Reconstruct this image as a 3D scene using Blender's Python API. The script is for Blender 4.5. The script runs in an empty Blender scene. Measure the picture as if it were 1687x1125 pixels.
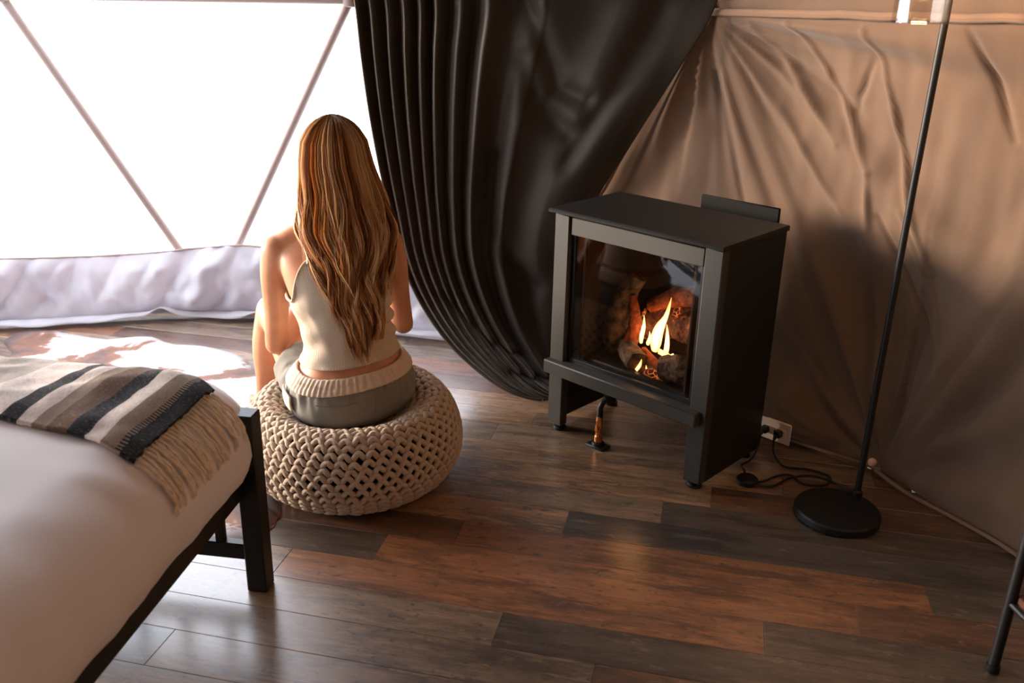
import bpy, bmesh, math, random
import numpy as np
from mathutils import Vector, Matrix, noise
random.seed(7)
sc = bpy.context.scene
COL = sc.collection

# ------------------------------------------------------------------ camera
F_PX, PITCH, ROLL, CAM_H = 1509.3, 0.36881, -0.023518, 1.45
cp, sp = math.cos(PITCH), math.sin(PITCH)
fwd = Vector((0, cp, -sp)); right = Vector((1, 0, 0)); down = Vector((0, -sp, -cp))
cr, sr = math.cos(ROLL), math.sin(ROLL)
r2 = cr*right + sr*down; d2 = -sr*right + cr*down
cam_d = bpy.data.cameras.new('camera'); cam = bpy.data.objects.new('camera', cam_d); COL.objects.link(cam)
M = Matrix.Identity(4)
for i in range(3):
    M[i][0] = r2[i]; M[i][1] = -d2[i]; M[i][2] = -fwd[i]
M[2][3] = CAM_H
cam.matrix_world = M
cam_d.sensor_width = 36; cam_d.sensor_fit = 'HORIZONTAL'; cam_d.lens = F_PX*36/1687
cam_d.clip_start = 0.02
cam_d.dof.use_dof = True; cam_d.dof.focus_distance = 2.75; cam_d.dof.aperture_fstop = 3.5
sc.camera = cam

# ------------------------------------------------------------------ world, sun, exposure
w = bpy.data.worlds.new('world'); sc.world = w; w.use_nodes = True
bg = w.node_tree.nodes['Background']; bg.inputs[0].default_value = (0.86, 0.90, 1.0, 1); bg.inputs[1].default_value = 5.4
sun_d = bpy.data.lights.new('sun', 'SUN'); sun_d.energy = 8.0; sun_d.angle = math.radians(15); sun_d.color = (1, 0.79, 0.61)
sun = bpy.data.objects.new('sun', sun_d); COL.objects.link(sun)
SUN_AZ, SUN_EL = math.radians(-78), math.radians(6)
sdir = Vector((math.sin(SUN_AZ)*math.cos(SUN_EL), math.cos(SUN_AZ)*math.cos(SUN_EL), math.sin(SUN_EL)))
sun.rotation_euler = sdir.to_track_quat('Z', 'Y').to_euler()
sc.view_settings.view_transform = 'Standard'; sc.view_settings.look = 'None'
sc.view_settings.exposure = 0.26; sc.view_settings.gamma = 1.0; sc.view_settings.use_curve_mapping = False

# ------------------------------------------------------------------ helpers
def srgb(r, g, b):
    f = lambda c: ((c/255)/12.92 if c/255 <= .04045 else ((c/255+.055)/1.055)**2.4)
    return (f(r), f(g), f(b), 1)

def mk(name, verts, faces, mat=None, parent=None, smooth=True):
    me = bpy.data.meshes.new(name)
    me.from_pydata([tuple(v) for v in verts], [], faces)
    me.update()
    if smooth: me.polygons.foreach_set('use_smooth', [True]*len(me.polygons))
    if smooth and len(me.polygons) < 1500: me.set_sharp_from_angle(angle=math.radians(38))
    o = bpy.data.objects.new(name, me); COL.objects.link(o)
    if mat: me.materials.append(mat)
    if parent: adopt(o, parent)
    return o

def adopt(o, parent):
    o.parent = parent
    Mw = Matrix.Translation(parent.location) if parent.parent is None else Matrix.Identity(4)   # parts sit at the world origin
    o.matrix_parent_inverse = Mw.inverted()

def thing(name, label, cat, loc=(0, 0, 0), group=None):
    o = bpy.data.objects.new(name, None); COL.objects.link(o); o.location = loc
    o.empty_display_size = .05
    tag(o, label, cat, group); return o

def tag(o, label, cat, group=None):
    o['label'] = label; o['category'] = cat
    if group: o['group'] = group
    return o

def struct(o, label=None):
    o['kind'] = 'structure'
    if label: o['label'] = label
    return o

def merge(parts):
    V = []; Fc = []
    for v, f in parts:
        n = len(V); V += list(v); Fc += [tuple(i+n for i in q) for q in f]
    return V, Fc

def box(c, sx, sy, sz, bev=0.0, ax=None):
    """bevelled box centred at c; ax = 3 axis vectors"""
    ax = ax or (Vector((1, 0, 0)), Vector((0, 1, 0)), Vector((0, 0, 1)))
    bm = bmesh.new(); bmesh.ops.create_cube(bm, size=1)
    for v in bm.verts: v.co = Vector((v.co.x*sx, v.co.y*sy, v.co.z*sz))
    if bev: bmesh.ops.bevel(bm, geom=bm.edges[:], offset=bev, segments=1, affect='EDGES', profile=.5)
    bm.verts.ensure_lookup_table()
    c = Vector(c)
    V = [c + ax[0]*v.co.x + ax[1]*v.co.y + ax[2]*v.co.z for v in bm.verts]
    Fc = [tuple(v.index for v in f.verts) for f in bm.faces]; bm.free()
    return V, Fc

def frames(pts, closed=False):
    pts = [Vector(p) for p in pts]; n = len(pts); T = []
    for i in range(n):
        a = pts[i-1] if (i or closed) else pts[i]; b = pts[(i+1) % n] if (i < n-1 or closed) else pts[i]
        t = (b-a); T.append(t.normalized() if t.length > 1e-9 else Vector((0, 0, 1)))
    up = Vector((0, 0, 1)) if abs(T[0].z) < .9 else Vector((0, 1, 0))
    N = []; nrm = (up - T[0]*up.dot(T[0])).normalized()
    for t in T:
        nrm = (nrm - t*nrm.dot(t))
        nrm = nrm.normalized() if nrm.length > 1e-6 else t.orthogonal().normalized()
        N.append(nrm)
    return pts, T, N

def tube(pts, rad, seg=10, cap=True, round_ends=False, closed=False, rad2=None):
    pts, T, N = frames(pts, closed); n = len(pts)
    if not hasattr(rad, '__len__'): rad = [rad]*n
    rad2 = rad2 or rad
    V = []; Fc = []
    P = []; 
    if round_ends:
        for k in (4, 3, 2, 1):
            a = k/4*math.pi/2; P.append((pts[0]-T[0]*rad[0]*math.sin(a), T[0], N[0], rad[0]*max(math.cos(a), .05), rad2[0]*max(math.cos(a), .05)))
    for i in range(n): P.append((pts[i], T[i], N[i], rad[i], rad2[i]))
    if round_ends:
        for k in (1, 2, 3, 4):
            a = k/4*math.pi/2; P.append((pts[-1]+T[-1]*rad[-1]*math.sin(a), T[-1], N[-1], rad[-1]*max(math.cos(a), .05), rad2[-1]*max(math.cos(a), .05)))
    for p, t, nn, ra, rb in P:
        b = t.cross(nn)
        for j in range(seg):
            a = 2*math.pi*j/seg; V.append(p + nn*(ra*math.cos(a)) + b*(rb*math.sin(a)))
    m = len(P)
    for i in range(m if closed else m-1):
        for j in range(seg):
            i2 = (i+1) % m
            Fc.append((i*seg+j, i*seg+(j+1) % seg, i2*seg+(j+1) % seg, i2*seg+j))
    if cap and not closed:
        Fc.append(tuple(range(seg-1, -1, -1))); Fc.append(tuple((m-1)*seg+j for j in range(seg)))
    return V, Fc

def lathe(c, prof, seg=32, ax=Vector((0, 0, 1))):
    c = Vector(c); ax = Vector(ax).normalized(); e = ax.orthogonal().normalized(); g = ax.cross(e)
    V = []; Fc = []
    for r, z in prof:
        for j in range(seg):
            a = 2*math.pi*j/seg; V.append(c + ax*z + e*(r*math.cos(a)) + g*(r*math.sin(a)))
    for i in range(len(prof)-1):
        for j in range(seg):
            Fc.append((i*seg+j, i*seg+(j+1) % seg, (i+1)*seg+(j+1) % seg, (i+1)*seg+j))
    if prof[0][0] > 1e-4: Fc.append(tuple(range(seg-1, -1, -1)))
    if prof[-1][0] > 1e-4: Fc.append(tuple((len(prof)-1)*seg+j for j in range(seg)))
    return V, Fc

def catmull(pts, n):
    """resample list of tuples with n samples by Catmull-Rom"""
    P = [np.array(p, float) for p in pts]; out = []
    m = len(P)-1
    for k in range(n):
        t = k/(n-1)*m; i = min(int(t), m-1); u = t-i
        p0 = P[max(i-1, 0)]; p1 = P[i]; p2 = P[i+1]; p3 = P[min(i+2, m)]
        out.append(.5*((2*p1)+(p2-p0)*u+(2*p0-5*p1+4*p2-p3)*u*u+(3*p1-p0-3*p2+p3)*u**3))
    return out

def lerp(a, b, t): return a+(b-a)*t
def sstep(a, b, x):
    t = min(max((x-a)/(b-a), 0), 1); return t*t*(3-2*t)
def interp(x, xs, ys):
    return float(np.interp(x, xs, ys))
def nz(x, y=0., z=0.): return noise.noise(Vector((x, y, z)))

# ------------------------------------------------------------------ materials
class NT:
    def __init__(s, name):
        s.m = bpy.data.materials.new(name); s.m.use_nodes = True
        s.t = s.m.node_tree; s.t.nodes.clear()
        s.out = s.n('ShaderNodeOutputMaterial')
    def n(s, typ, **kw):
        nd = s.t.nodes.new(typ)
        for k, v in kw.items(): setattr(nd, k, v)
        return nd
    def l(s, a, b): s.t.links.new(a, b)
    def setin(s, nd, **kw):
        for k, v in kw.items():
            k = k.replace('_', ' ')
            nd.inputs[k].default_value = v
    def ramp(s, fac, stops):
        r = s.n('ShaderNodeValToRGB'); s.l(fac, r.inputs[0]); e = r.color_ramp.elements
        while len(e) < len(stops): e.new(.5)
        for i, (p, c) in enumerate(stops):
            e[i].position = p; e[i].color = c
        return r.outputs[0]
    def noise(s, vec, scale, detail=4, rough=.55, dist=0):
        nd = s.n('ShaderNodeTexNoise'); nd.inputs['Scale'].default_value = scale; nd.inputs['Detail'].default_value = detail
        nd.inputs['Roughness'].default_value = rough; nd.inputs['Distortion'].default_value = dist
        if vec is not None: s.l(vec, nd.inputs['Vector'])
        return nd.outputs['Fac']
    def mapping(s, vec, scale=(1, 1, 1), rot=(0, 0, 0), loc=(0, 0, 0)):
        nd = s.n('ShaderNodeMapping'); s.l(vec, nd.inputs[0])
        nd.inputs['Scale'].default_value = scale; nd.inputs['Rotation'].default_value = rot; nd.inputs['Location'].default_value = loc
        return nd.outputs[0]
    def mix(s, fac, a, b, typ='MIX'):
        nd = s.n('ShaderNodeMix', data_type='RGBA', blend_type=typ)
        if isinstance(fac, (int, float)): nd.inputs[0].default_value = fac
        else: s.l(fac, nd.inputs[0])
        for k, v in ((6, a), (7, b)):
            if isinstance(v, tuple): nd.inputs[k].default_value = v
            else: s.l(v, nd.inputs[k])
        return nd.outputs[2]
    def math(s, op, a, b=None):
        nd = s.n('ShaderNodeMath', operation=op)
        for k, v in ((0, a), (1, b)):
            if v is None: continue
            if isinstance(v, (int, float)): nd.inputs[k].default_value = v
            else: s.l(v, nd.inputs[k])
        return nd.outputs[0]
    def bump(s, h, strength=.3, dist=.01):
        nd = s.n('ShaderNodeBump'); nd.inputs['Strength'].default_value = strength; nd.inputs['Distance'].default_value = dist
        s.l(h, nd.inputs['Height']); return nd.outputs[0]
    def principled(s, color, rough=.5, spec=.5, metal=0., normal=None, sheen=0, coat=0, sub=0, **kw):
        p = s.n('ShaderNodeBsdfPrincipled')
        if isinstance(color, tuple): p.inputs['Base Color'].default_value = color
        else: s.l(color, p.inputs['Base Color'])
        if isinstance(rough, (int, float)): p.inputs['Roughness'].default_value = rough
        else: s.l(rough, p.inputs['Roughness'])
        p.inputs['Specular IOR Level'].default_value = spec; p.inputs['Metallic'].default_value = metal
        p.inputs['Sheen Weight'].default_value = sheen; p.inputs['Coat Weight'].default_value = coat
        p.inputs['Coat Roughness'].default_value = .25; p.inputs['Coat IOR'].default_value = 1.75
        if sub:
            p.inputs['Subsurface Weight'].default_value = sub; p.inputs['Subsurface Radius'].default_value = (.012, .005, .003); p.inputs['Subsurface Scale'].default_value = 1
        if normal is not None: s.l(normal, p.inputs['Normal'])
        return p
    def done(s, shader):
        s.l(shader.outputs[0] if hasattr(shader, 'outputs') else shader, s.out.inputs[0]); return s.m

def pos(nt): return nt.n('ShaderNodeNewGeometry').outputs['Position']

def simple(name, color, rough=.5, spec=.5, metal=0, nscale=40, namp=.15, bump=0, **kw):
    """plain coloured surface with a little procedural unevenness"""
    nt = NT(name); p = pos(nt)
    f = nt.noise(p, nscale, 5)
    dark = tuple(c*(1-namp) for c in color[:3])+(1,); light = tuple(min(c*(1+namp), 1) for c in color[:3])+(1,)
    c = nt.ramp(f, [(.3, dark), (.7, light)])
    nrm = nt.bump(nt.noise(p, nscale*6, 3), bump, .002) if bump else None
    return nt.done(nt.principled(c, rough, spec, metal, nrm, **kw))

def fabric_mat(name, color, trans=.2, weave=900, rough=.9, namp=.12, tcol=None, wstr=.15):
    nt = NT(name); p = pos(nt)
    f = nt.noise(p, 3.5, 6)
    dark = tuple(c*(1-namp) for c in color[:3])+(1,); light = tuple(min(c*(1+namp), 1) for c in color[:3])+(1,)
    c = nt.ramp(f, [(.3, dark), (.7, light)])
    b1 = nt.noise(nt.mapping(p, (weave, weave, weave*.1)), 1, 2); b2 = nt.noise(p, 28, 4)
    nrm = nt.bump(nt.math('ADD', nt.math('MULTIPLY', b1, .2), b2), wstr, .006)
    d = nt.principled(c, rough, .2, 0, nrm, sheen=.15)
    tr = nt.n('ShaderNodeBsdfTranslucent')
    if tcol: tr.inputs[0].default_value = tcol
    else: nt.l(c, tr.inputs[0])
    mx = nt.n('ShaderNodeMixShader'); mx.inputs[0].default_value = trans
    nt.l(d.outputs[0], mx.inputs[1]); nt.l(tr.outputs[0], mx.inputs[2])
    return nt.done(mx)

def wood_floor_mat():
    nt = NT('floor_planks'); p = pos(nt)
    info = nt.n('ShaderNodeObjectInfo')
    # shift the grain per plank
    sh = nt.n('ShaderNodeVectorMath', operation='SCALE'); nt.l(info.outputs['Location'], sh.inputs[0]); sh.inputs['Scale'].default_value = 7.3
    ad = nt.n('ShaderNodeVectorMath', operation='ADD')
    rot = nt.mapping(p, (1, 1, 1), (0, 0, 0.2138))
    nt.l(rot, ad.inputs[0]); nt.l(sh.outputs[0], ad.inputs[1]); v = ad.outputs[0]
    big = nt.noise(nt.mapping(v, (1.3, 7, 1)), 1.6, 7, .68, .8)
    mid = nt.noise(nt.mapping(v, (3.2, 26, 1)), 2.2, 9, .74, .5)
    grain = nt.noise(nt.mapping(v, (7, 330, 1)), 2.0, 4, .6)
    blot = nt.noise(nt.mapping(v, (7, 15, 1)), 2.6, 10, .78, .3)
    worn = nt.noise(nt.mapping(v, (4, 13, 7)), 2.3, 10, .76, .4)
    speck = nt.noise(nt.mapping(v, (22, 70, 1)), 3.0, 5, .7)
    base = info.outputs['Color']
    dk = nt.mix(1.0, base, (0.34, 0.34, 0.36, 1), 'MULTIPLY')
    lt = nt.mix(1.0, base, (1.55, 1.50, 1.45, 1), 'MULTIPLY')
    c = nt.mix(nt.ramp(big, [(.40, (0, 0, 0, 1)), (.56, (1, 1, 1, 1))]), dk, base)
    c = nt.mix(nt.ramp(mid, [(.50, (0, 0, 0, 1)), (.62, (.9, .9, .9, 1))]), c, lt)
    c = nt.mix(nt.ramp(worn, [(.57, (0, 0, 0, 1)), (.66, (.75, .75, .75, 1))]), c, (0.30, 0.205, 0.13, 1))
    c = nt.mix(nt.ramp(blot, [(.55, (0, 0, 0, 1)), (.63, (.85, .85, .85, 1))]), c, (0.022, 0.016, 0.012, 1))
    c = nt.mix(nt.ramp(speck, [(.62, (0, 0, 0, 1)), (.70, (.8, .8, .8, 1))]), c, (0.02, 0.015, 0.012, 1))
    c = nt.mix(nt.ramp(grain, [(.38, (.55, .55, .55, 1)), (.52, (0, 0, 0, 1))]), c, dk)
    ro = nt.ramp(mid, [(.3, (.36, .36, .36, 1)), (.7, (.5, .5, .5, 1))])
    nrm = nt.bump(nt.math('ADD', grain, nt.math('MULTIPLY', mid, .8)), .12, .003)
    return nt.done(nt.principled(c, ro, .8, 0, nrm, coat=1.0))

M_PLANK = wood_floor_mat()
M_SUB = simple('subfloor', srgb(20, 15, 11), .9)
M_CANVAS = fabric_mat('canvas_liner', srgb(106, 85, 69), .008)
M_CANVAS_TRIM = fabric_mat('canvas_piping', srgb(126, 100, 80), .0, namp=.06)
M_SKIRT = fabric_mat('skirt_canvas', srgb(206, 202, 206), .24, tcol=srgb(222, 218, 226))
M_POLE = fabric_mat('pole_sleeve', srgb(158, 138, 130), .0, namp=.04)
M_BUTTON = simple('button', srgb(225, 190, 160), .5)
M_METAL = simple('stove_metal', srgb(58, 56, 50), .48, .4, .0, 300, .06, .05)
M_METAL_DK = simple('stove_dark_metal', srgb(30, 29, 26), .5, .35, .0, 200, .08, .04)
M_BLACK = simple('black_powder_coat', srgb(20, 21, 21), .45, .4, 0, 200, .1, .06)
M_MATTE = simple('matte_black', srgb(18, 18, 17), .8, .2, 0, 200, .1, .05)
M_BEDWOOD = simple('black_bed_wood', srgb(26, 25, 23), .4, .4, 0, 60, .2, .05)
M_BRASS = simple('brass', srgb(214, 140, 84), .3, .5, .85, 60, .2)
M_WHITE_PL = simple('white_plastic', srgb(222, 205, 190), .4, .5, 0, 20, .04)
M_RUBBER = simple('black_rubber', srgb(14, 14, 14), .55, .4, 0, 100, .1)
M_SHELF = simple('shelf_wood', srgb(92, 52, 34), .5, .4, 0, 30, .3, .1)

def vinyl_mat():
    nt = NT('clear_vinyl'); t = nt.n('ShaderNodeBsdfTransparent'); t.inputs[0].default_value = (.96, .97, .98, 1)
    g = nt.n('ShaderNodeBsdfGlossy'); g.inputs['Roughness'].default_value = .12
    f = nt.noise(pos(nt), 2.2, 3); nt.l(nt.bump(f, .1, .02), g.inputs['Normal'])
    m = nt.n('ShaderNodeMixShader'); m.inputs[0].default_value = .04
    nt.l(t.outputs[0], m.inputs[1]); nt.l(g.outputs[0], m.inputs[2]); return nt.done(m)
M_VINYL = vinyl_mat()
def glass_mat(name, tint=(1, 1, 1, 1), rough=.0, ior=1.45):
    nt = NT(name); t = nt.n('ShaderNodeBsdfTransparent'); t.inputs[0].default_value = tint
    g = nt.n('ShaderNodeBsdfGlossy'); g.inputs['Roughness'].default_value = rough
    fr = nt.n('ShaderNodeFresnel')
    bf = nt.n('ShaderNodeNewGeometry').outputs['Backfacing']          # same index from both sides of the thin pane
    nt.l(nt.math('ADD', nt.math('MULTIPLY', bf, 1/ior-ior), ior), fr.inputs[0])
    m = nt.n('ShaderNodeMixShader'); nt.l(fr.outputs[0], m.inputs[0])
    nt.l(t.outputs[0], m.inputs[1]); nt.l(g.outputs[0], m.inputs[2]); return nt.done(m)
M_GLASS = glass_mat('stove_glass', (.92, .9, .88, 1), .02, 1.5)
def thin_glass():
    nt = NT('lamp_glass'); t = nt.n('ShaderNodeBsdfTransparent'); t.inputs[0].default_value = (.99, .97, .94, 1)
    g = nt.n('ShaderNodeBsdfGlossy'); g.inputs['Roughness'].default_value = .06
    m = nt.n('ShaderNodeMixShader'); nt.l(nt.ramp(nt.noise(pos(nt), 8, 2), [(.3, (.08, .08, .08, 1)), (.7, (.16, .16, .16, 1))]), m.inputs[0])
    nt.l(t.outputs[0], m.inputs[1]); nt.l(g.outputs[0], m.inputs[2]); return nt.done(m)
M_SHADE = thin_glass()

def emit_mat(name, col, strength):
    nt = NT(name); e = nt.n('ShaderNodeEmission'); e.inputs[0].default_value = col; e.inputs[1].default_value = strength
    return nt.done(e)

# ------------------------------------------------------------------ floor
YAW = -0.2138; UC, US = math.cos(YAW), math.sin(YAW)
PW, PV0, PL = 0.12797, 2.34985, 1.2565
DC = Vector((-1.3, 1.2, 0)); DR = 2.93
def uv2w(u, v, z=0): return Vector((u*UC - v*US, u*US + v*UC, z))
def w2uv(p): return (p[0]*UC + p[1]*US, -p[0]*US + p[1]*UC)
floor = struct(mk('floor', *lathe((DC.x, DC.y, -.03), [(0, .012), (3.05, .012), (3.05, 0), (0, 0)], 64), M_SUB, smooth=False), 'dark subfloor under weathered brown floor planks')
OFF = {4: -.405, 5: -.157, 6: -1.151, 3: -1.029, 2: -.799, 1: -.609, 0: -.323, -1: -.054, -2: .087, -3: -.95, -4: -.663, -5: -.548}
RED, GREY, DARK, TAN, RBD = (.25, .100, .038, 1), (.225, .148, .090, 1), (.085, .058, .037, 1), (.34, .190, .092, 1), (.15, .065, .029, 1)
TINT = {(4, -1): GREY, (4, 0): DARK, (5, -1): GREY, (5, 0): RBD, (6, -1): DARK, (6, 0): GREY, (3, 0): RED, (3, 1): DARK, (3, -1): GREY,
        (2, 0): RED, (2, 1): RBD, (2, -1): DARK, (1, 0): RED, (1, 1): DARK, (1, -1): RBD, (0, -1): TAN, (0, 0): (.07, .055, .042, 1), (0, 1): DARK,
        (-1, -1): GREY, (-1, 0): DARK, (-2, -1): TAN, (-2, 0): RBD, (-3, 0): TAN, (-3, 1): RBD, (-4, -1): GREY, (-4, 0): GREY, (-5, -1): TAN, (-5, 0): GREY}
prng = random.Random(3)
def plank_mesh(L):
    g, ch, th = .0003, .0009, .014
    hx, hy = L/2-g, PW/2-g
    V = [(-hx, -hy, -th), (hx, -hy, -th), (hx, hy, -th), (-hx, hy, -th), (-hx, -hy, -ch), (hx, -hy, -ch), (hx, hy, -ch), (-hx, hy, -ch),
         (-hx+ch, -hy+ch, 0), (hx-ch, -hy+ch, 0), (hx-ch, hy-ch, 0), (-hx+ch, hy-ch, 0)]
    Fc = [(8, 9, 10, 11)]
    for i in range(4):
        j = (i+1) % 4; Fc += [(i, j, j+4, i+4), (i+4, j+4, j+8, i+8)]
    me = bpy.data.meshes.new('plank'); me.from_pydata(V, [], Fc); me.update(); me.materials.append(M_PLANK); return me
full = plank_mesh(PL)
cu, cv = w2uv(DC)
for row in range(-19, 27):
    v = PV0 - (row+.5)*PW
    dv = abs(v-cv)
    if dv > DR-.05: continue
    half = math.sqrt(DR*DR-dv*dv); lo, hi = cu-half, cu+half
    o0 = OFF.get(row, prng.uniform(0, PL))
    k0 = math.floor((lo-o0)/PL)
    for k in range(k0, k0+7):
        a, b = o0+k*PL, o0+(k+1)*PL
        a, b = max(a, lo), min(b, hi)
        if b-a < .04: continue
        me = full if b-a > PL-1e-6 else plank_mesh(b-a)
        o = bpy.data.objects.new('plank', me); COL.objects.link(o); o.parent = floor
        o.location = uv2w((a+b)/2, v); o.rotation_euler = (0, 0, YAW)
        t = TINT.get((row, k)) or prng.choice([RED, GREY, DARK, TAN, RBD, GREY])
        j = prng.uniform(.9, 1.1); o.color = (t[0]*j, t[1]*j, t[2]*j, 1)

# ------------------------------------------------------------------ dome tent
TR_, TZ, BR_, UR, UZ = 2.95, 1.39, 2.9, 2.2, 2.4
def ringpt(az, r, z):
    a = math.radians(az); return Vector((DC.x + r*math.sin(a), DC.y + r*math.cos(a), z))
Tp = {k: ringpt(30*k+15, TR_, TZ) for k in range(-6, 7)}
Bp = {k: ringpt(30*k, BR_, 0.0) for k in range(-6, 8)}
Up = {k: ringpt(30*k, UR, UZ) for k in range(-6, 8)}
Tp[-1] = Vector((-2.14, 4.03, 1.375)); Tp[0] = Vector((-.70, 4.09, 1.386)); Tp[1] = Vector((.66, 3.405, 1.390))
Bp[0] = Vector((-1.41, 4.10, 0.05)); Bp[1] = Vector((0, 3.66, 0)); Bp[2] = Vector((1.22, 2.65, 0)); Bp[3] = Vector((1.62, 1.75, 0)); Tp[2] = Vector((1.505, 2.11, 1.41))
APEX = Vector((DC.x, DC.y, 2.85))

def panel(A, B, C, n, disp=None):
    A, B, C = Vector(A), Vector(B), Vector(C)
    N = (B-A).cross(C-A).normalized()
    ctr = Vector((DC.x, DC.y, 1.0))
    if (ctr-A).dot(N) < 0: N = -N
    V = []; idx = {}
    for i in range(n+1):
        for j in range(n+1-i):
            p = A + (B-A)*(i/n) + (C-A)*(j/n)
            if disp: p = p + N*disp(p, i/n, j/n)
            idx[i, j] = len(V); V.append(p)
    Fc = []
    for i in range(n):
        for j in range(n-i):
            Fc.append((idx[i, j], idx[i+1, j], idx[i, j+1]))
            if j < n-i-1: Fc.append((idx[i+1, j], idx[i+1, j+1], idx[i, j+1]))
    return V, Fc

def crease(p, a, b, w, h):
    """ridge height for a crease line a->b (world), width w"""
    ab = b-a; t = max(0, min(1, (p-a).dot(ab)/ab.dot(ab))); d = (p-(a+ab*t)).length
    return 1.6*h*math.exp(-(d/w)**2)*(.35+.65*math.sin(math.pi*min(max(t, .03), .97)))

def liner_disp(hubs, seed, amp=1.0, lines=()):
    def f(p, i, j):
        k = 1-i-j
        edge = min(i, j, k)*3
        s = sstep(0, .35, edge)
        d = -.05*s*amp                                     # billow outwards
        for hub, r0 in hubs:
            v = p-hub; r = v.length
            ang = math.atan2(v.z, math.hypot(v.x, v.y)*(1 if v.x*.55-v.y*.83 > 0 else -1))
            fold = nz(ang*5.5+seed, r*.5, seed)+.55*nz(ang*12+seed, r*.8, 3.1)
            d += .055*fold*math.exp(-(r/r0)**2)*sstep(0, .25, r)*amp
        d += .030*s*nz(p.x*2.1, p.y*2.1, p.z*2.6+seed)*amp + .010*s*nz(p.x*6, p.y*6, p.z*4+seed)*amp + .006*s*nz(p.x*13-p.y*13, 2, p.z*3+seed)*amp
        for a, b, wd, h in lines: d += crease(p, a, b, wd, h)
        d += .088*math.exp(-(((p-Vector((.955, 2.83, .085))).length)/.14)**4)      # sags out over the outlet
        return d*sstep(0, .12, edge)
    return f

def on_wall(A, B, C, i, j): return A+(B-A)*i+(C-A)*j
T1, T2, B1, B2 = Tp[1], Tp[2], Bp[1], Bp[2]
W = lambda i, j: on_wall(T1, T2, B2, i, j)
lines = [(W(.10, .03), W(.20, .28), .012, .012), (W(.22, .02), W(.26, .33), .010, .013), (W(.26, .33), W(.20, .45), .012, .01), (W(.40, .03), W(.30, .52), .010, .012),
         (W(.62, .02), W(.60, .22), .010, -.012), (W(.08, .22), W(.15, .42), .012, .010), (W(.27, .2), W(.36, .1), .012, -.010), (W(.24, .42), W(.24, .72), .008, -.012), (W(.30, .40), W(.26, .74), .008, .008)]
lines2 = [(T1, B2, .03, -.02), (on_wall(T1, B1, B2, .05, .1), on_wall(T1, B1, B2, .12, .42), .012, -.012)]
V1 = panel(T1, T2, B2, 170, liner_disp([(T1, 1.1), (B2, .5)], 1.3, 1.0, lines))
V2 = panel(T1, B1, B2, 130, liner_disp([(T1, 1.0), (B2, .5)], 5.3, .8, lines2))
V3 = panel(T2, B2, Bp[3], 40, liner_disp([(B2, .6)], 8.1, 1.0))
wall_right = struct(mk('wall_right', *merge([V1, V2, V3]), M_CANVAS), 'tan canvas tent liner wall with soft folds behind the stove')
V4 = panel(Up[2], T1, T2, 40, liner_disp([(T1, .6)], 2.2, .8))
ceil_parts = [V4]; back_parts = []; win = []
for k in range(-6, 6):
    tk = Tp[k]; bk = Bp[k]; bk1 = Bp[k+1] if k+1 < 6 else Bp[-6]; tk_1 = Tp[k-1] if k-1 >= -6 else Tp[5]
    uk = Up[k]; uk1 = Up[k+1] if k+1 < 6 else Up[-6]
    up_tri = (tk, bk, bk1); dn_tri = (bk, tk_1, tk); c1 = (uk, tk_1, tk); c2 = (tk, uk, uk1); c3 = (APEX, uk, uk1)
    if -4 <= k <= 0:
        win.append(up_tri)
    elif k not in (1, 2): back_parts.append(panel(*up_tri, 6, liner_disp([], k, .6)))
    if -3 <= k <= 0: win.append(dn_tri)
    elif k not in (2,): back_parts.append(panel(*dn_tri, 6, liner_disp([], k+.5, .6)))
    if -3 <= k <= 0: win.append(c1)  # unseen upper panes, left clear to let in more light from above
    elif k != 2: ceil_parts.append(panel(*c1, 6, None))
    if -3 <= k <= -1: win.append(c2)  # unseen roof panels made clear as added skylights to brighten the bed
    else: ceil_parts.append(panel(*c2, 6, None))
    ceil_parts.append(panel(*c3, 6, None))
struct(mk('wall_back', *merge(back_parts), M_CANVAS), 'tan canvas tent wall')
struct(mk('ceiling', *merge(ceil_parts), M_CANVAS), 'tan canvas dome ceiling')
for n, tri in enumerate(win):
    v, f = panel(*tri, 1)
    struct(mk('window_%d' % (n+1), v, f, M_VINYL, smooth=False), 'clear triangular vinyl window panel of the dome')

# poles
def inset(p, d=.03):
    c = Vector((DC.x, DC.y, p.z)); return p + (c-p).normalized()*d
def pole(a, b, r, label, grp=None):
    a, b = inset(a), inset(b, .03 if b.z > .5 else .012)
    o = mk('tent_pole', *tube([a.lerp(b, t/8) for t in range(9)], r, 12), M_POLE); return tag(o, label, 'pole', grp)
pole(Tp[-1], Bp[0], .018, 'slanting beige tent pole crossing the window at far left')
pole(Tp[0], Bp[0], .018, 'slanting beige tent pole rising behind the woman\'s head')
pole(Tp[-1], Tp[0], .018, 'level beige tent pole along the top of the window')
# hub connector
for p, lb in ((Tp[0], 'pole hub joint at the top right of the window'), (Tp[-1], 'pole hub joint at the top left of the window')):
    q = inset(p, .03)
    tag(mk('pole_hub', *lathe(q-Vector((0, 0, .03)), [(.012, 0), (.03, .005), (.034, .03), (.03, .055), (.012, .06)], 20), M_POLE), lb, 'hub')

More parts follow.
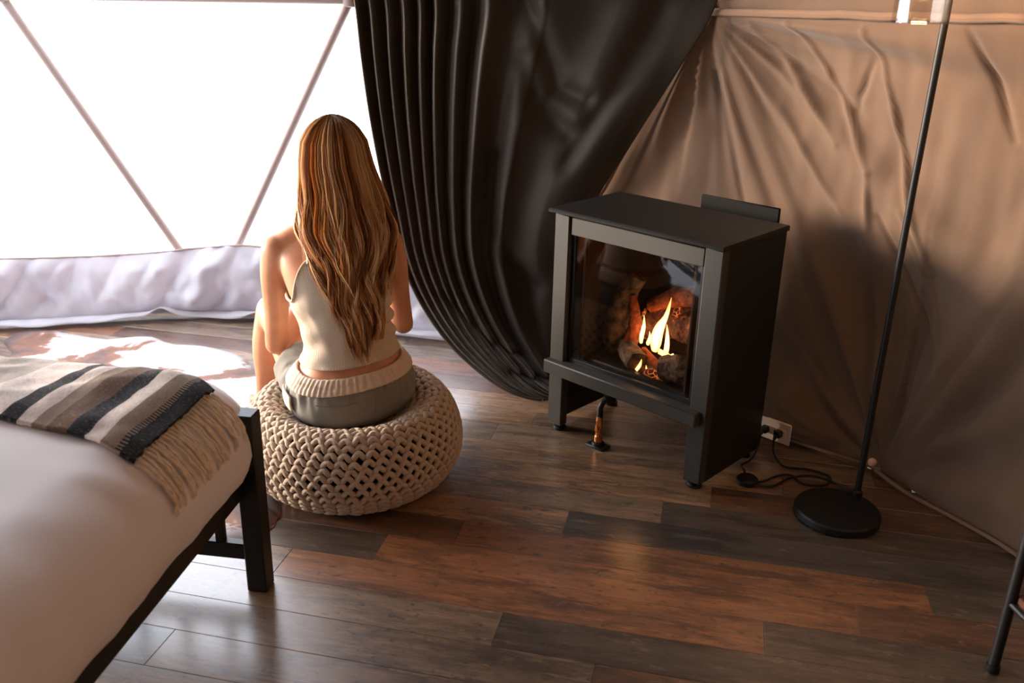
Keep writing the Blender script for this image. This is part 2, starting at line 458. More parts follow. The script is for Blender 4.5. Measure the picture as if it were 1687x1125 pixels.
# skirt along the window foot
def skirt_pt(az, t):
    """t 0 top .. 1 floor hem, >1 flap on the floor"""
    s = az*.11
    r0 = 2.815 + .02*math.cos(math.radians(az)*12)
    top = .303 + .010*math.sin(az*.21+1) + .02*math.exp(-((az-2)/5)**2)
    hubd = (az+1.5)/5.5
    pull = math.exp(-hubd*hubd)
    if t <= 1:
        z = top*(1-t) + .02*t
        wr = nz(az*.16+t*.8, t*1.2, 1.7)*.06 + (.5-abs(nz(az*.30+t*1.6, t*1.1, 4.2))*2)*.035 + nz(az*.62-t*2.2, t*1.6, 7.7)*.030 + nz(az*1.3, t*3, 2.7)*.008 - .02
        wr += pull*(.035*math.sin(az*1.35+t*4.5)+.045*nz(az*.7+t*2, t*3, 2.2)-.02)
        env = min(1, math.sin(math.pi*min(t*1.0+.04, 1))*1.2+.10)
        r = r0 - .015 + wr*env - .03*t
    else:
        u = t-1
        z = .02 + .012*math.sin(u*math.pi)*(1+nz(az*.5, 1)) + .0 + .022*u*max(0, nz(az*.17, 3.3)+.05)
        lip = math.exp(-((az+6.0)/1.1)**2)*.045+math.exp(-((az-3.2)/1.4)**2)*.03
        z += lip*u*1.0
        r = r0 - .045 - u*(.09+.05*nz(az*.2, 9.1))
    return ringpt(az, r, max(z, .012))
AZ = np.linspace(-75, 27, 460); TT = list(np.linspace(0, 1, 34)) + [1.1, 1.25, 1.4, 1.6, 1.8, 2.0]
V = [skirt_pt(a, t) for t in TT for a in AZ]; nA = len(AZ)
Fc = [(i*nA+j, i*nA+j+1, (i+1)*nA+j+1, (i+1)*nA+j) for i in range(len(TT)-1) for j in range(nA-1)]
skirt = struct(mk('wall_front', V, Fc, M_SKIRT), 'wrinkled pale grey canvas skirt under the window')
sm = skirt.modifiers.new('thick', 'SOLIDIFY'); sm.thickness = .004
block_ring = [ringpt(a, r, z) for a in np.linspace(-80, 32, 90) for r, z in ((2.885, -.01), (2.885, .09), (2.90, .09), (2.90, -.01))]  # added ring that stops outside light leaking in under the skirt
struct(mk('light_block_front', block_ring, [(i*4+j, i*4+(j+1) % 4, (i+1)*4+(j+1) % 4, (i+1)*4+j) for i in range(89) for j in range(4)], M_BEDWOOD, smooth=False), 'added dark ring blocking light behind the tent skirt')
struct(mk('trim_1', *tube([skirt_pt(a, 0) for a in AZ[::4]], .006, 8), M_POLE), 'beige hem along the top of the grey skirt')

# piping of the right wall liner
def pathtube(A, B, n, r, inset_d=.012, rad2=None, wob=.004, seed=0):
    A, B = inset(A, inset_d), inset(B, inset_d)
    pts = [A.lerp(B, t/n)+Vector((nz(t*.4, seed), nz(t*.4, seed+3), nz(t*.4, seed+7)))*wob for t in range(n+1)]
    return tube(pts, r, 8, rad2=rad2)
struct(mk('trim_2', *pathtube(T1+Vector((0, 0, -.005)), T2+Vector((0, 0, .0)), 30, .012, .02), M_CANVAS_TRIM), 'stitched tan piping across the top of the tent wall')
struct(mk('trim_7', *pathtube(T2, Tp[3], 20, .009, .02, seed=21), M_CANVAS_TRIM), 'tan piping continuing along the tent wall')
struct(mk('trim_3', *pathtube(T1, B1, 30, .010, .02, seed=4), M_CANVAS_TRIM), 'tan hem running down beside the curtain')
struct(mk('trim_4', *pathtube(B2+Vector((-.24, .22, .02)), B2+Vector((.02, 0, .02)), 16, .006, .045, seed=9), M_CANVAS_TRIM), 'tan piping at the foot of the wall behind the lamp')
base2 = [B2+Vector((.0, -.02, .03)), B2+Vector((.06, -.13, .012)), B2+Vector((.15, -.28, .012)), B2+Vector((.24, -.46, .012)), Bp[3]]
struct(mk('trim_5', *tube([inset(Vector(p), .05) for p in catmull(base2, 24)], .006, 8), M_CANVAS_TRIM), 'tan piping at the foot of the wall to the right of the lamp')
struct(mk('trim_6', *pathtube(T1, Up[1], 12, .010, .02, seed=14), M_CANVAS_TRIM), 'tan seam rising from the wall button')
for p in (inset(T1+Vector((0, 0, .0)), .04), inset(B2+Vector((.0, .0, .05)), .06)):
    d = (Vector((0, 0, 1.2))-p).normalized()
    adopt(mk('button', *lathe(p-d*.008, [(.012, 0), (.014, .004), (.013, .010), (.008, .015), (0, .017)], 16, d), M_BUTTON), wall_right)

# ------------------------------------------------------------------ curtain
def satin_mat():
    nt = NT('dark_satin'); p = pos(nt)
    f = nt.noise(p, 5, 4)
    c = nt.ramp(f, [(.3, (.022, .018, .014, 1)), (.7, (.034, .028, .022, 1))])
    nrm = nt.bump(nt.noise(nt.mapping(p, (500, 500, 500)), 1, 2), .08, .001)
    pr = nt.principled(c, .57, .24, 0, nrm, sheen=.4)
    pr.inputs['Specular Tint'].default_value = (1, .84, .68, 1); pr.inputs['Sheen Tint'].default_value = (1, .82, .66, 1); pr.inputs['Sheen Roughness'].default_value = .35
    return nt.done(pr)
M_SATIN = satin_mat()
CL = [(-.66, 3.42, 1.95), (-.628, 3.58, 1.6), (-.6, 3.62, 1.393), (-.581, 3.6, 1.201), (-.554, 3.56, 1.006), (-.518, 3.52, .807), (-.477, 3.48, .628), (-.431, 3.43, .449),
      (-.354, 3.37, .297), (-.241, 3.28, .17), (-.108, 3.18, .085), (-.003, 3.12, .045), (.10, 3.09, .03)]
CRt = [(.56, 3.0, 1.95), (.66, 3.18, 1.6), (.665, 3.33, 1.40), (.58, 3.36, 1.22), (.49, 3.39, 1.05), (.40, 3.42, .88), (.315, 3.45, .72), (.26, 3.46, .56),
       (.24, 3.44, .42), (.23, 3.40, .28), (.22, 3.34, .17), (.20, 3.28, .08), (.19, 3.24, .03)]
NU, NV = 260, 150
Lc = catmull(CL, NV); Rc = catmull(CRt, NV)
VALLEYS = [([(.47, .06), (.50, .167), (.585, .25), (.65, .30), (.76, .318)], -.032, .034), ([(.52, .25), (.58, .32), (.64, .345), (.74, .375)], -.028, .036),
           ([(.80, .05), (.86, .16), (.84, .30), (.78, .42)], -.03, .05), ([(.45, .42), (.52, .55), (.62, .64), (.74, .68)], -.025, .05), ([(.16, .66), (.28, .76), (.45, .82)], -.03, .02), ([(.22, .84), (.4, .88), (.6, .90)], -.03, .025)]
def curtain_grid():
    V = []
    for j in range(NV):
        v = j/(NV-1); a, b = Lc[j], Rc[j]
        for i in range(NU):
            u = i/(NU-1)
            # folds crowd to the left lower down
            q = u
            p = a+(b-a)*q
            p = Vector(p)
            n = Vector((b-a)).cross(Vector((0, 0, 1))); n = -n.normalized() if n.y > 0 else n.normalized()   # towards the room
            ph = interp(u, [0, .24, .40, .56, .75, 1], [0, 5, 7, 8.1, 8.8, 9.2]) + .16*nz(u*6, v*1.7, .5)
            am = interp(u, [0, .25, .42, .6, 1], [.030, .030, .030, .016, .008])*(1-.35*sstep(.75, 1, v))*(1+.5*nz(ph*.7, 3.3, v*1.2))
            fr_ = ph % 1.0                                   # asymmetric pleat: steep left face, slow right one
            pl = math.cos(2*math.pi*(fr_**.8))
            d = am*pl
            for vl, dep, wd in VALLEYS:
                dm = 9
                for (u0, v0), (u1, v1) in zip(vl[:-1], vl[1:]):
                    ax_, ay_, bx_, by_ = u0*1.1, v0*2.0, u1*1.1, v1*2.0; qx, qy = u*1.1, v*2.0
                    tt = max(0, min(1, ((qx-ax_)*(bx_-ax_)+(qy-ay_)*(by_-ay_))/((bx_-ax_)**2+(by_-ay_)**2)))
                    dm = min(dm, math.hypot(qx-ax_-tt*(bx_-ax_), qy-ay_-tt*(by_-ay_)))
                d += dep*math.exp(-(dm/wd)**2)
            sw = sstep(.42, .66, u)*(1-sstep(.93, 1.0, u))
            d += sw*(.035*nz(u*2.6-v*1.5, v*2.6+u*1.4, 11.)+.012*nz(u*6-v*5, v*5+u*4, 4.))
            d += .010*nz(u*14, v*9, 3.) * sstep(.5, 1, v) + .05*sstep(.35, .8, v)*math.sin(math.pi*min(u*1.1, 1))
            # gathered bundle near the floor
            g = sstep(.80, 1, v)
            d += g*(.06*math.sin(math.pi*u)*1.0 + .012*math.sin(u*31+v*9))
            p = p + n*(d - am*.6 + .02)
            p.z -= .10*math.sin(math.pi*u)*sstep(.6, 1, v)*0
            if p.z < .014: p.z = .014 + .004*abs(nz(u*20, v*20))
            V.append(p)
    Fc = [(j*NU+i, j*NU+i+1, (j+1)*NU+i+1, (j+1)*NU+i) for j in range(NV-1) for i in range(NU-1)]
    return V, Fc
curtain = thing('curtain', 'long dark brown satin curtain gathered in folds beside the stove', 'curtain', (-.1, 3.3, 0))
cv_, cf_ = curtain_grid()
cl = mk('drape', cv_, cf_, M_SATIN, curtain)
md = cl.modifiers.new('thick', 'SOLIDIFY'); md.thickness = .003
hemp = [Vector(cv_[(NV-1)*NU+i])+Vector((0, 0, .006)) for i in range(0, NU, 5)]
mk('hem', *tube(hemp, .008, 8), M_SATIN, curtain)
mk('side_hem', *tube([Vector(cv_[j*NU])+Vector((0, 0, 0)) for j in range(0, NV, 3)], .005, 6), M_SATIN, curtain)

# ------------------------------------------------------------------ stove
SA = Vector((.12990639, 2.91465551, 0)); E1 = Vector((.72954164, -.6839364, 0)); E2 = Vector((.6839364, .72954164, 0)); E3 = Vector((0, 0, 1)); SAX = (E1, E2, E3)
def S(x, y, z): return SA + E1*x + E2*y + E3*z
def sbox(x0, x1, y0, y1, z0, z1, bev=.002): return box(S((x0+x1)/2, (y0+y1)/2, (z0+z1)/2), x1-x0, y1-y0, z1-z0, bev, SAX)
SW, SD, SH = .628, .365, .79
stove = thing('gas_stove', 'black freestanding gas stove with glass front and burning logs', 'stove', S(SW/2, SD/2, 0))
# top plate with a down-turned front lip
prof = [(-.016, SH-.012), (-.018, SH-.004), (-.012, SH), (SD-.004, SH+.001), (SD, SH-.004), (SD, SH-.016), (.0, SH-.014)]
tv = [S(x, y, z) for x in (-.014, SW+.006) for y, z in prof]; m = len(prof)
tf = [(i, (i+1) % m, m+(i+1) % m, m+i) for i in range(m)] + [tuple(range(m-1, -1, -1)), tuple(range(m, 2*m))]
mk('top_plate', tv, tf, M_METAL_DK, stove, smooth=False)
mk('front_post', *sbox(0, .062, 0, .035, .025, SH-.016, .004), M_METAL, stove)
mk('front_post', *sbox(SW-.062, SW, 0, .035, .025, SH-.016, .004), M_METAL, stove)
mk('header_rail', *sbox(.066, SW-.066, .006, .02, .712, .768, .002), M_METAL, stove)
mk('front_ledge', *sbox(-.004, .606, -.028, .03, .223, .270, .004), M_METAL, stove)
mk('side_panel', *sbox(.004, .012, .03, SD, .025, SH-.016, .001), M_METAL_DK, stove)
mk('side_panel', *sbox(SW-.012, SW-.001, .03, SD, .025, SH-.016, .001), M_METAL_DK, stove)
mk('back_panel', *sbox(.01, SW-.01, SD-.008, SD, .20, SH-.016, .001), M_METAL_DK, stove)
mk('firebox_floor', *sbox(.012, SW-.012, .02, SD-.008, .262, .272, .001), M_METAL_DK, stove)
mk('firebox_roof', *sbox(.012, SW-.012, .03, SD-.008, .735, .745, .001), M_METAL_DK, stove)
mk('underside_cover', *sbox(.02, SW-.02, .05, SD-.01, .20, .215, .001), M_METAL_DK, stove)
M_BRICK = simple('firebrick', srgb(48, 34, 26), .9, .2, 0, 30, .4, .5)
mk('firebox_liner', *sbox(.09, SW-.09, SD-.04, SD-.02, .272, .735, .003), M_BRICK, stove)
for s_, x0, x1 in ((0, .05, .1), (1, SW-.05, SW-.1)):
    mk('firebox_cheek', *merge([box(S((x0+x1)/2, .19, .50), .012, .32, .46, .003, ((E1*math.cos(.2)+E2*math.sin(.2)*(1 if s_ == 0 else -1)), (E2*math.cos(.2)-E1*math.sin(.2)*(1 if s_ == 0 else -1)), E3))]), M_BRICK, stove)
mk('glass_frame', *merge([sbox(.063, .078, .018, .03, .272, .712, .001), sbox(SW-.078, SW-.063, .018, .03, .272, .712, .001), sbox(.063, SW-.063, .018, .03, .272, .285, .001)]), M_BLACK, stove)
mk('glass_pane', *sbox(.074, SW-.074, .022, .026, .28, .715, 0), M_GLASS, stove, smooth=False)
for x, y in ((.035, .03), (SW-.035, .03), (.035, SD-.04), (SW-.035, SD-.04)):
    mk('foot', *lathe(S(x, y, 0), [(.021, 0), (.024, .003), (.024, .010), (.018, .016), (.009, .019), (.008, .03)], 20), M_BLACK, stove)
mk('vent_cover', *merge([sbox(.262, .552, SD+.08, SD+.092, .70, .815, .003), sbox(.29, .52, SD, SD+.082, .68, .76, .003)]), M_MATTE, stove)
mk('burner_tray', *sbox(.10, SW-.10, .05, SD-.05, .272, .292, .004), M_METAL_DK, stove)

# logs
def log_mat(name, c1, c2, glow=0.0):
    nt = NT(name); p = pos(nt)
    vo = nt.n('ShaderNodeTexVoronoi', feature='DISTANCE_TO_EDGE'); nt.l(nt.mapping(p, (60, 60, 60)), vo.inputs['Vector']); vo.inputs['Scale'].default_value = 1
    n1 = nt.noise(p, 40, 6)
    c = nt.ramp(n1, [(.35, c1), (.65, c2)])
    h = nt.math('ADD', vo.outputs['Distance'], n1)
    pr = nt.principled(c, .85, .3, 0, nt.bump(h, .8, .006))
    if glow:
        e = nt.ramp(vo.outputs['Distance'], [(.0, (1, .22, .03, 1)), (.10, (0, 0, 0, 1))])
        g = nt.mix(nt.ramp(nt.noise(p, 18, 2), [(.5, (0, 0, 0, 1)), (.62, (1, 1, 1, 1))]), (0, 0, 0, 1), e)
        nt.l(g, pr.inputs['Emission Color']); pr.inputs['Emission Strength'].default_value = glow
    return nt.done(pr)
M_LOG = log_mat('charred_log', srgb(46, 38, 32), srgb(120, 98, 80), 0)
M_LOGR = log_mat('split_log', srgb(96, 46, 26), srgb(176, 92, 52), 0)
M_EMB = log_mat('ember_log', srgb(50, 26, 18), srgb(104, 54, 34), 1.0)
def logshape(pts, rads, seed, seg=22):
    c = catmull([tuple(p) for p in pts], 26); rr = [float(x[0]) for x in catmull([(r,) for r in rads], 26)]
    V, Fc = tube([Vector(q) for q in c], rr, seg)
    out = []
    for i, v in enumerate(V):
        ring = i//seg; q = Vector(c[ring]); d = v-q
        k = 1+.16*nz(v.x*30+seed, v.y*30, v.z*30)+.10*nz(v.x*75, v.y*75+seed, v.z*75)
        out.append(q+d*k)
    return out, Fc
def log(label, pts, rads, mat, seed):
    return tag(mk('fire_log', *logshape([S(*p) for p in pts], rads, seed), mat), label, 'log', 'logs in the stove')
log('pale charred upright log at the left inside the stove', [(.155, .16, .295), (.150, .17, .40), (.165, .19, .49), (.20, .21, .56)], [.038, .042, .036, .028], M_LOG, 1)
log('forked orange split log leaning right of the pale upright log', [(.215, .15, .30), (.222, .16, .37), (.225, .17, .42), (.20, .18, .50)], [.032, .026, .02, .012], M_LOGR, 2)
log('large glowing log lying across the back behind the flames', [(.20, .25, .38), (.30, .26, .42), (.42, .27, .44), (.53, .26, .43)], [.05, .06, .062, .05], M_EMB, 3)
log('upper split log with orange edges resting on the back log', [(.24, .23, .46), (.34, .24, .515), (.44, .25, .53), (.53, .26, .50)], [.022, .034, .03, .028], M_LOGR, 4)
log('cracked ember log directly behind the tall flame', [(.36, .22, .42), (.44, .215, .43), (.53, .22, .40)], [.042, .05, .045], M_EMB, 5)
log('round charred log end at the front left of the fire', [(.20, .15, .325), (.25, .12, .325), (.305, .085, .318)], [.03, .036, .034], M_LOG, 6)
log('hollow charred log at the front right of the fire', [(.40, .085, .325), (.46, .10, .335), (.535, .11, .325)], [.04, .046, .04], M_LOG, 7)
log('thin brown stick lying in front of the flames', [(.28, .15, .335), (.34, .12, .325), (.40, .10, .315)], [.013, .014, .012], M_LOGR, 8)
log('small ember piece at the very bottom of the fire', [(.33, .08, .30), (.38, .075, .30), (.44, .08, .298)], [.014, .016, .012], M_EMB, 9)
# flames
def flame_mat(name, s):
    nt = NT(name); p = pos(nt); sp_ = nt.n('ShaderNodeSeparateXYZ'); nt.l(p, sp_.inputs[0])
    z = nt.math('DIVIDE', nt.math('SUBTRACT', sp_.outputs[2], .34), .2)
    c = nt.ramp(z, [(.0, (1, .42, .10, 1)), (.25, (1, .62, .26, 1)), (.6, (1, .52, .18, 1)), (1.0, (1, .30, .06, 1))])
    e = nt.n('ShaderNodeEmission'); nt.l(c, e.inputs[0]); e.inputs[1].default_value = s
    t = nt.n('ShaderNodeBsdfTransparent'); mx = nt.n('ShaderNodeMixShader'); mx.inputs[0].default_value = .75
    nt.l(t.outputs[0], mx.inputs[1]); nt.l(e.outputs[0], mx.inputs[2]); return nt.done(mx)
M_FLAME = flame_mat('flame', 3.2); M_CORE = emit_mat('flame_core', (1, .72, .42, 1), 6)
fire = thing('fire', 'bright orange gas flames burning among the logs in the stove', 'fire', S(.31, .18, .29))
FL = [([(.305, .18, .335), (.306, .18, .365), (.315, .18, .41), (.335, .18, .455), (.345, .18, .49), (.352, .18, .53)], [.022, .036, .030, .015, .010, .001]),
      ([(.352, .17, .33), (.357, .17, .36), (.356, .17, .40), (.350, .17, .44)], [.012, .017, .012, .001]),
      ([(.248, .18, .345), (.247, .18, .375), (.254, .18, .405), (.252, .18, .445)], [.010, .018, .012, .001]),
      ([(.222, .19, .35), (.205, .19, .37), (.192, .19, .405)], [.006, .009, .001]),
      ([(.268, .19, .345), (.275, .19, .365), (.272, .19, .39)], [.012, .012, .001]),
      ([(.385, .16, .35), (.395, .16, .338), (.418, .16, .332)], [.007, .006, .002]),
      ([(.335, .16, .345), (.368, .16, .34), (.39, .16, .338)], [.010, .010, .003]),
      ([(.31, .075, .295), (.322, .075, .315), (.328, .075, .338)], [.006, .006, .001]), ([(.345, .07, .295), (.352, .07, .31), (.350, .07, .325)], [.004, .004, .001])]
for pts, rr in FL:
    c = catmull(pts, 16); r_ = [max(float(x[0]), .001) for x in catmull([(x,) for x in rr], 16)]
    mk('flame', *tube([S(*q) for q in c], r_, 12, rad2=[x*.5 for x in r_]), M_FLAME, fire)
    mk('flame_core', *tube([S(*q) for q in c[:12]], [x*.6 for x in r_[:12]], 10, rad2=[x*.3 for x in r_[:12]]), M_CORE, fire)
pl = bpy.data.lights.new('fire_light', 'POINT'); pl.energy = .4; pl.color = (1, .45, .15); pl.shadow_soft_size = .06
po = bpy.data.objects.new('fire_light', pl); COL.objects.link(po); po.location = S(.31, .12, .42)

# gas pipe and valve below the stove
gp = thing('gas_pipe', 'black gas pipe with brass valve rising from the floor under the stove', 'pipe', S(.21, .02, 0))
c0 = S(.215, .02, 0)
mk('floor_flange', *merge([box(c0+Vector((0, 0, .004)), .075, .05, .008, .003, SAX), lathe(c0, [(.022, .008), (.02, .018), (.014, .02)], 20)]), M_BLACK, gp)
mk('brass_body', *lathe(c0, [(.010, .018), (.0145, .020), (.0145, .04), (.0115, .043), (.0115, .06), (.013, .062), (.013, .078), (.0115, .08), (.0115, .108), (.012, .112), (.009, .114)], 18), M_BRASS, gp)
hd = S(.225, -.005, .075)
mk('valve_handle', *merge([tube([c0+Vector((0, 0, .072)), hd], .007, 12), box(hd+Vector((0, 0, .012)), .008, .006, .046, .002, SAX), lathe(hd, [(.007, -.003), (.007, .004)], 12, -E2)]), M_BRASS, gp)
mk('elbow_pipe', *tube([c0+Vector((0, 0, .108)), c0+Vector((0, 0, .145)), S(.218, .03, .165), S(.23, .05, .178), S(.26, .10, .182), S(.30, .16, .19), S(.31, .18, .205)], .0105, 14), M_BLACK, gp)
mk('pipe_collar', *tube([S(.222, .036, .169), S(.238, .062, .18)], .016, 14), M_METAL_DK, gp)

# ------------------------------------------------------------------ floor lamp
PX, PY = 1.074, 2.458
lamp = thing('floor_lamp', 'slim black floor lamp with round base and clear glass shade', 'lamp', (.98, 2.37, 0))
mk('lamp_base', *lathe((.98, 2.372, 0), [(.118, 0), (.124, .004), (.124, .022), (.119, .027), (.06, .029), (0, .029)], 56), M_BLACK, lamp)
mk('pole_socket', *lathe((PX-.012, PY-.012, .026), [(.016, 0), (.016, .018), (.011, .022)], 18), M_BLACK, lamp)
arm = [(PX-.012, PY-.012, .03), (PX-.008, PY-.006, .5), (PX-.004, PY, 1.0), (PX, PY, 1.40), (PX, PY, 1.58), (PX-.01, PY-.008, 1.63), (PX-.05, PY-.035, 1.65), (PX-.088, PY-.062, 1.64)]
mk('pole', *tube([Vector(p) for p in arm], .0098, 14), M_BLACK, lamp)
shc = Vector((.984, 2.398, 1.39))
sh = mk('glass_shade', *lathe(shc, [(.064, 0), (.0665, 0), (.0665, .15), (.055, .175), (.03, .19), (.03, .187), (.053, .172), (.0635, .148), (.064, 0)], 40), M_SHADE, lamp)
mk('shade_rim', *tube([shc+Vector((.065*math.cos(a), .065*math.sin(a), .001)) for a in np.linspace(0, 2*math.pi, 48, endpoint=False)], .0022, 8, closed=True), M_SHADE, lamp)
mk('lamp_socket', *lathe(shc, [(.018, .135), (.02, .14), (.02, .19), (.03, .195), (.03, .21), (.006, .215), (.006, .25)], 20), M_BLACK, lamp)
M_BULB = emit_mat('bulb_glow', (1, .66, .34, 1), 14)
mk('bulb', *lathe(shc, [(0, .095), (.018, .10), (.028, .115), (.028, .125), (.018, .142), (.013, .152)], 20), M_BULB, lamp)
bl = bpy.data.lights.new('bulb_light', 'POINT'); bl.energy = 3.5; bl.color = (1, .62, .32); bl.shadow_soft_size = .028
bo = bpy.data.objects.new('bulb_light', bl); COL.objects.link(bo); bo.location = shc+Vector((0, 0, .075))

# ------------------------------------------------------------------ outlet and cords
OX = Vector((.72, -.694, 0)).normalized(); ON = Vector((-.694, -.72, 0)).normalized(); OAX = (OX, ON, E3)
oc = Vector((.888, 2.762, .085))
outlet = thing('wall_outlet', 'white double wall outlet with two black plugs by the stove', 'outlet', oc-Vector((0, 0, .085)))
mk('cover_plate', *box(oc, .114, .006, .074, .002, OAX), M_WHITE_PL, outlet)
mk('back_box', *box(oc-ON*.014, .09, .025, .055, .003, OAX), M_WHITE_PL, outlet)
for dx in (-.024, .024):
    mk('socket', *box(oc+OX*dx+ON*.003, .034, .003, .03, .001, OAX), M_WHITE_PL, outlet)
mk('screw', *lathe(oc+ON*.003+OX*.0, [(.003, 0), (.003, .0015), (0, .002)], 10, ON), M_METAL, outlet)
def cord(name, label, plug_at, path, extra=None):
    t = thing(name, label, 'cord', (plug_at.x, plug_at.y, 0))
    mk('plug', *merge([box(plug_at+ON*.016, .026, .026, .024, .005, OAX), tube([plug_at+ON*.028, plug_at+ON*.04+Vector((0, 0, -.012))], [.007, .005], 10)]), M_RUBBER, t)
    pts = [plug_at+ON*.04+Vector((0, 0, -.012))]+[Vector(p) for p in path]
    mk('cable', *tube([Vector(q) for q in catmull([tuple(p) for p in pts], 70)], .0035, 8), M_RUBBER, t)
    return t
lc = cord('lamp_cord', 'black lamp cord with round foot switch lying on the floor', oc+OX*.020,
     [(.875, 2.70, .03), (.90, 2.66, .006), (.97, 2.645, .006), (1.03, 2.60, .006), (1.0, 2.545, .006), (.93, 2.55, .006), (.91, 2.60, .006), (.87, 2.60, .006), (.81, 2.56, .006), (.775, 2.54, .012)])
mk('foot_switch', *lathe((.755, 2.555, 0), [(.030, 0), (.034, .004), (.034, .016), (.028, .022), (.012, .024), (0, .024)], 28), M_RUBBER, lc)
mk('cable', *tube([Vector(q) for q in catmull([(.77, 2.525, .01), (.83, 2.53, .006), (.90, 2.585, .006), (.98, 2.60, .006), (1.05, 2.545, .006), (1.085, 2.49, .006), (1.075, 2.455, .006)], 50)], .0035, 8), M_RUBBER, lc)
cord('stove_cord', 'black power cord running from the outlet back behind the stove', oc-OX*.030, [(.83, 2.74, .03), (.80, 2.70, .007), (.76, 2.66, .007), (.755, 2.60, .02), (.752, 2.575, .02)])

# ------------------------------------------------------------------ side table at the right edge
st = thing('side_table', 'black metal side table with brown wooden shelf at the right edge', 'table', (1.32, 1.62, 0))
for x, y in ((1.128, 1.712), (1.168, 1.38), (1.50, 1.752), (1.54, 1.42)):
    mk('leg', *merge([tube([(x, y, .012), (x+.004, y, .52)], .0125, 14), lathe((x, y, 0), [(.014, 0), (.016, .003), (.016, .018), (.0126, .02)], 16)]), M_BLACK, st)
sx, sy = Vector((.37, .04, 0)).normalized(), Vector((.04, -.33, 0)).normalized()
cc = Vector((1.334, 1.566, 0))
mk('shelf', *box(cc+Vector((0, 0, .205)), .36, .33, .018, .002, (sx, sy, E3)), M_SHELF, st)
mk('table_top', *box(cc+Vector((0, 0, .53)), .42, .38, .022, .003, (sx, sy, E3)), M_SHELF, st)
for a, b in (((1.128, 1.712), (1.168, 1.38)), ((1.50, 1.752), (1.54, 1.42)), ((1.128, 1.712), (1.50, 1.752)), ((1.168, 1.38), (1.54, 1.42))):
    mk('rail', *tube([(a[0], a[1], .19), (b[0], b[1], .19)], .0075, 10), M_BLACK, st)

# ------------------------------------------------------------------ bed
def setuv(o, uvs):
    me = o.data; lay = me.uv_layers.new(name='UVMap')
    for lp in me.loops: lay.data[lp.index].uv = uvs[lp.vertex_index]
BO = Vector((-.63, 1.965, 0)); BU = Vector((-.991, .131, 0)).normalized(); BL = Vector((-.131, -.991, 0)).normalized(); BAX = (BU, BL, E3)
def Bd(a, b, z): return BO + BU*a + BL*b + E3*z
bed = thing('bed_frame', 'black wooden bed frame with low foot end', 'bed', Bd(.7, 1.0, 0))
def bbox(a0, a1, b0, b1, z0, z1, bev=.003): return box(Bd((a0+a1)/2, (b0+b1)/2, (z0+z1)/2), a1-a0, b1-b0, z1-z0, bev, BAX)
for a in (0, 1.43):
    mk('leg', *bbox(a-.026, a+.026, -.026, .026, 0, .495), M_BEDWOOD, bed)
    mk('leg', *bbox(a-.026, a+.026, 1.95, 2.0, 0, .95), M_BEDWOOD, bed)
    ra = a+.030 if a < .7 else a-.030
    mk('side_rail', *bbox(ra-.015, ra+.015, .0, 1.95, .270, .338), M_BEDWOOD, bed)
mk('foot_rail', *bbox(.026, 1.404, -.014, .014, .30, .37), M_BEDWOOD, bed)
mk('lower_foot_rail', *bbox(.026, 1.404, -.014, .014, .085, .13), M_BEDWOOD, bed)
for i in range(11):
    mk('spindle', *bbox(.095+i*.124-.012, .095+i*.124+.012, -.009, .009, .128, .302, .002), M_BEDWOOD, bed)
for i in range(9):
    mk('slat', *bbox(.05, 1.38, .12+i*.21, .20+i*.21, .305, .325, .002), M_BEDWOOD, bed)
mk('headboard_panel', *bbox(.026, 1.404, 1.965, 1.985, .40, .92), M_BEDWOOD, bed)

A0, A1, B0_, B1_ = -.026, 1.45, -.135, 1.93
def rrect(ins, n=220):
    """inset rounded rectangle outline in (a,b)"""
    rc = max(.20-ins*.7, .03); x0, x1, y0, y1 = A0+ins, A1-ins, B0_+ins, B1_-ins
    pts = []
    segs = [((x1-rc, y0+rc), -90), ((x1-rc, y1-rc), 0), ((x0+rc, y1-rc), 90), ((x0+rc, y0+rc), 180)]
    raw = []
    for (cx_, cy_), a0 in segs:
        for k in range(13):
            a = math.radians(a0+k*7.5); raw.append((cx_+rc*math.cos(a), cy_+rc*math.sin(a)))
    raw.append(raw[0]); raw = np.array(raw)
    # sample with fixed parameter so rings correspond
    ds = np.r_[0, np.cumsum(np.hypot(*np.diff(raw, axis=0).T))]
    t = np.linspace(0, ds[-1], n, endpoint=False)
    return list(zip(np.interp(t, ds, raw[:, 0]), np.interp(t, ds, raw[:, 1])))
RR = .17
def duvet_top(a, b):
    d = min(a-A0, A1-a, b-B0_, B1_-b)
    # round the corner near the foot
    if a < A0+.2 and b < B0_+.2: d = .2-math.hypot(A0+.2-a, B0_+.2-b)
    zt = .572+.055*sstep(0, .55, d)
    if d < RR: zt -= RR*(1-math.sqrt(max(0, 1-(1-max(d, 0)/RR)**2)))
    zt += .006*nz(a*3, b*3, 1)*sstep(0, .2, d)
    return zt
rings = [(.10, .315), (.045, .325), (.012, .355), (.0, .395)]
for k in range(1, 13):
    ang = k/12*math.pi/2; rings.append((RR*(1-math.cos(ang)), None))
for i_ in (.20, .25, .32, .4, .5, .6, .7, .74): rings.append((i_, None))
N_ = 240; V = []
for ri, (ins, z) in enumerate(rings):
    for q, (a, b) in enumerate(rrect(ins, N_)):
        zz = z if z is not None else duvet_top(a, b)
        # gathered wrinkles down the sides
        t = q/N_*8.0
        side = 1-sstep(.05, .30, ins)
        wv = .007*side*nz(q*.16, ri*.10, 2)+.005*side*nz(q*.45, ri*.12, 5)
        wv += .0075*side*nz(q*.9, ri*.03, 8)*sstep(1, 6, ri)
        pa = min(a-A0, A1-a) < min(b-B0_, B1_-b)
        da, db = ((1 if a < .7 else -1)*wv, 0) if pa else (0, (1 if b < .9 else -1)*wv)
        V.append(Bd(a+da, b+db, zz+.004*side*nz(q*.5, ri*.3, 9)))
Fc = []
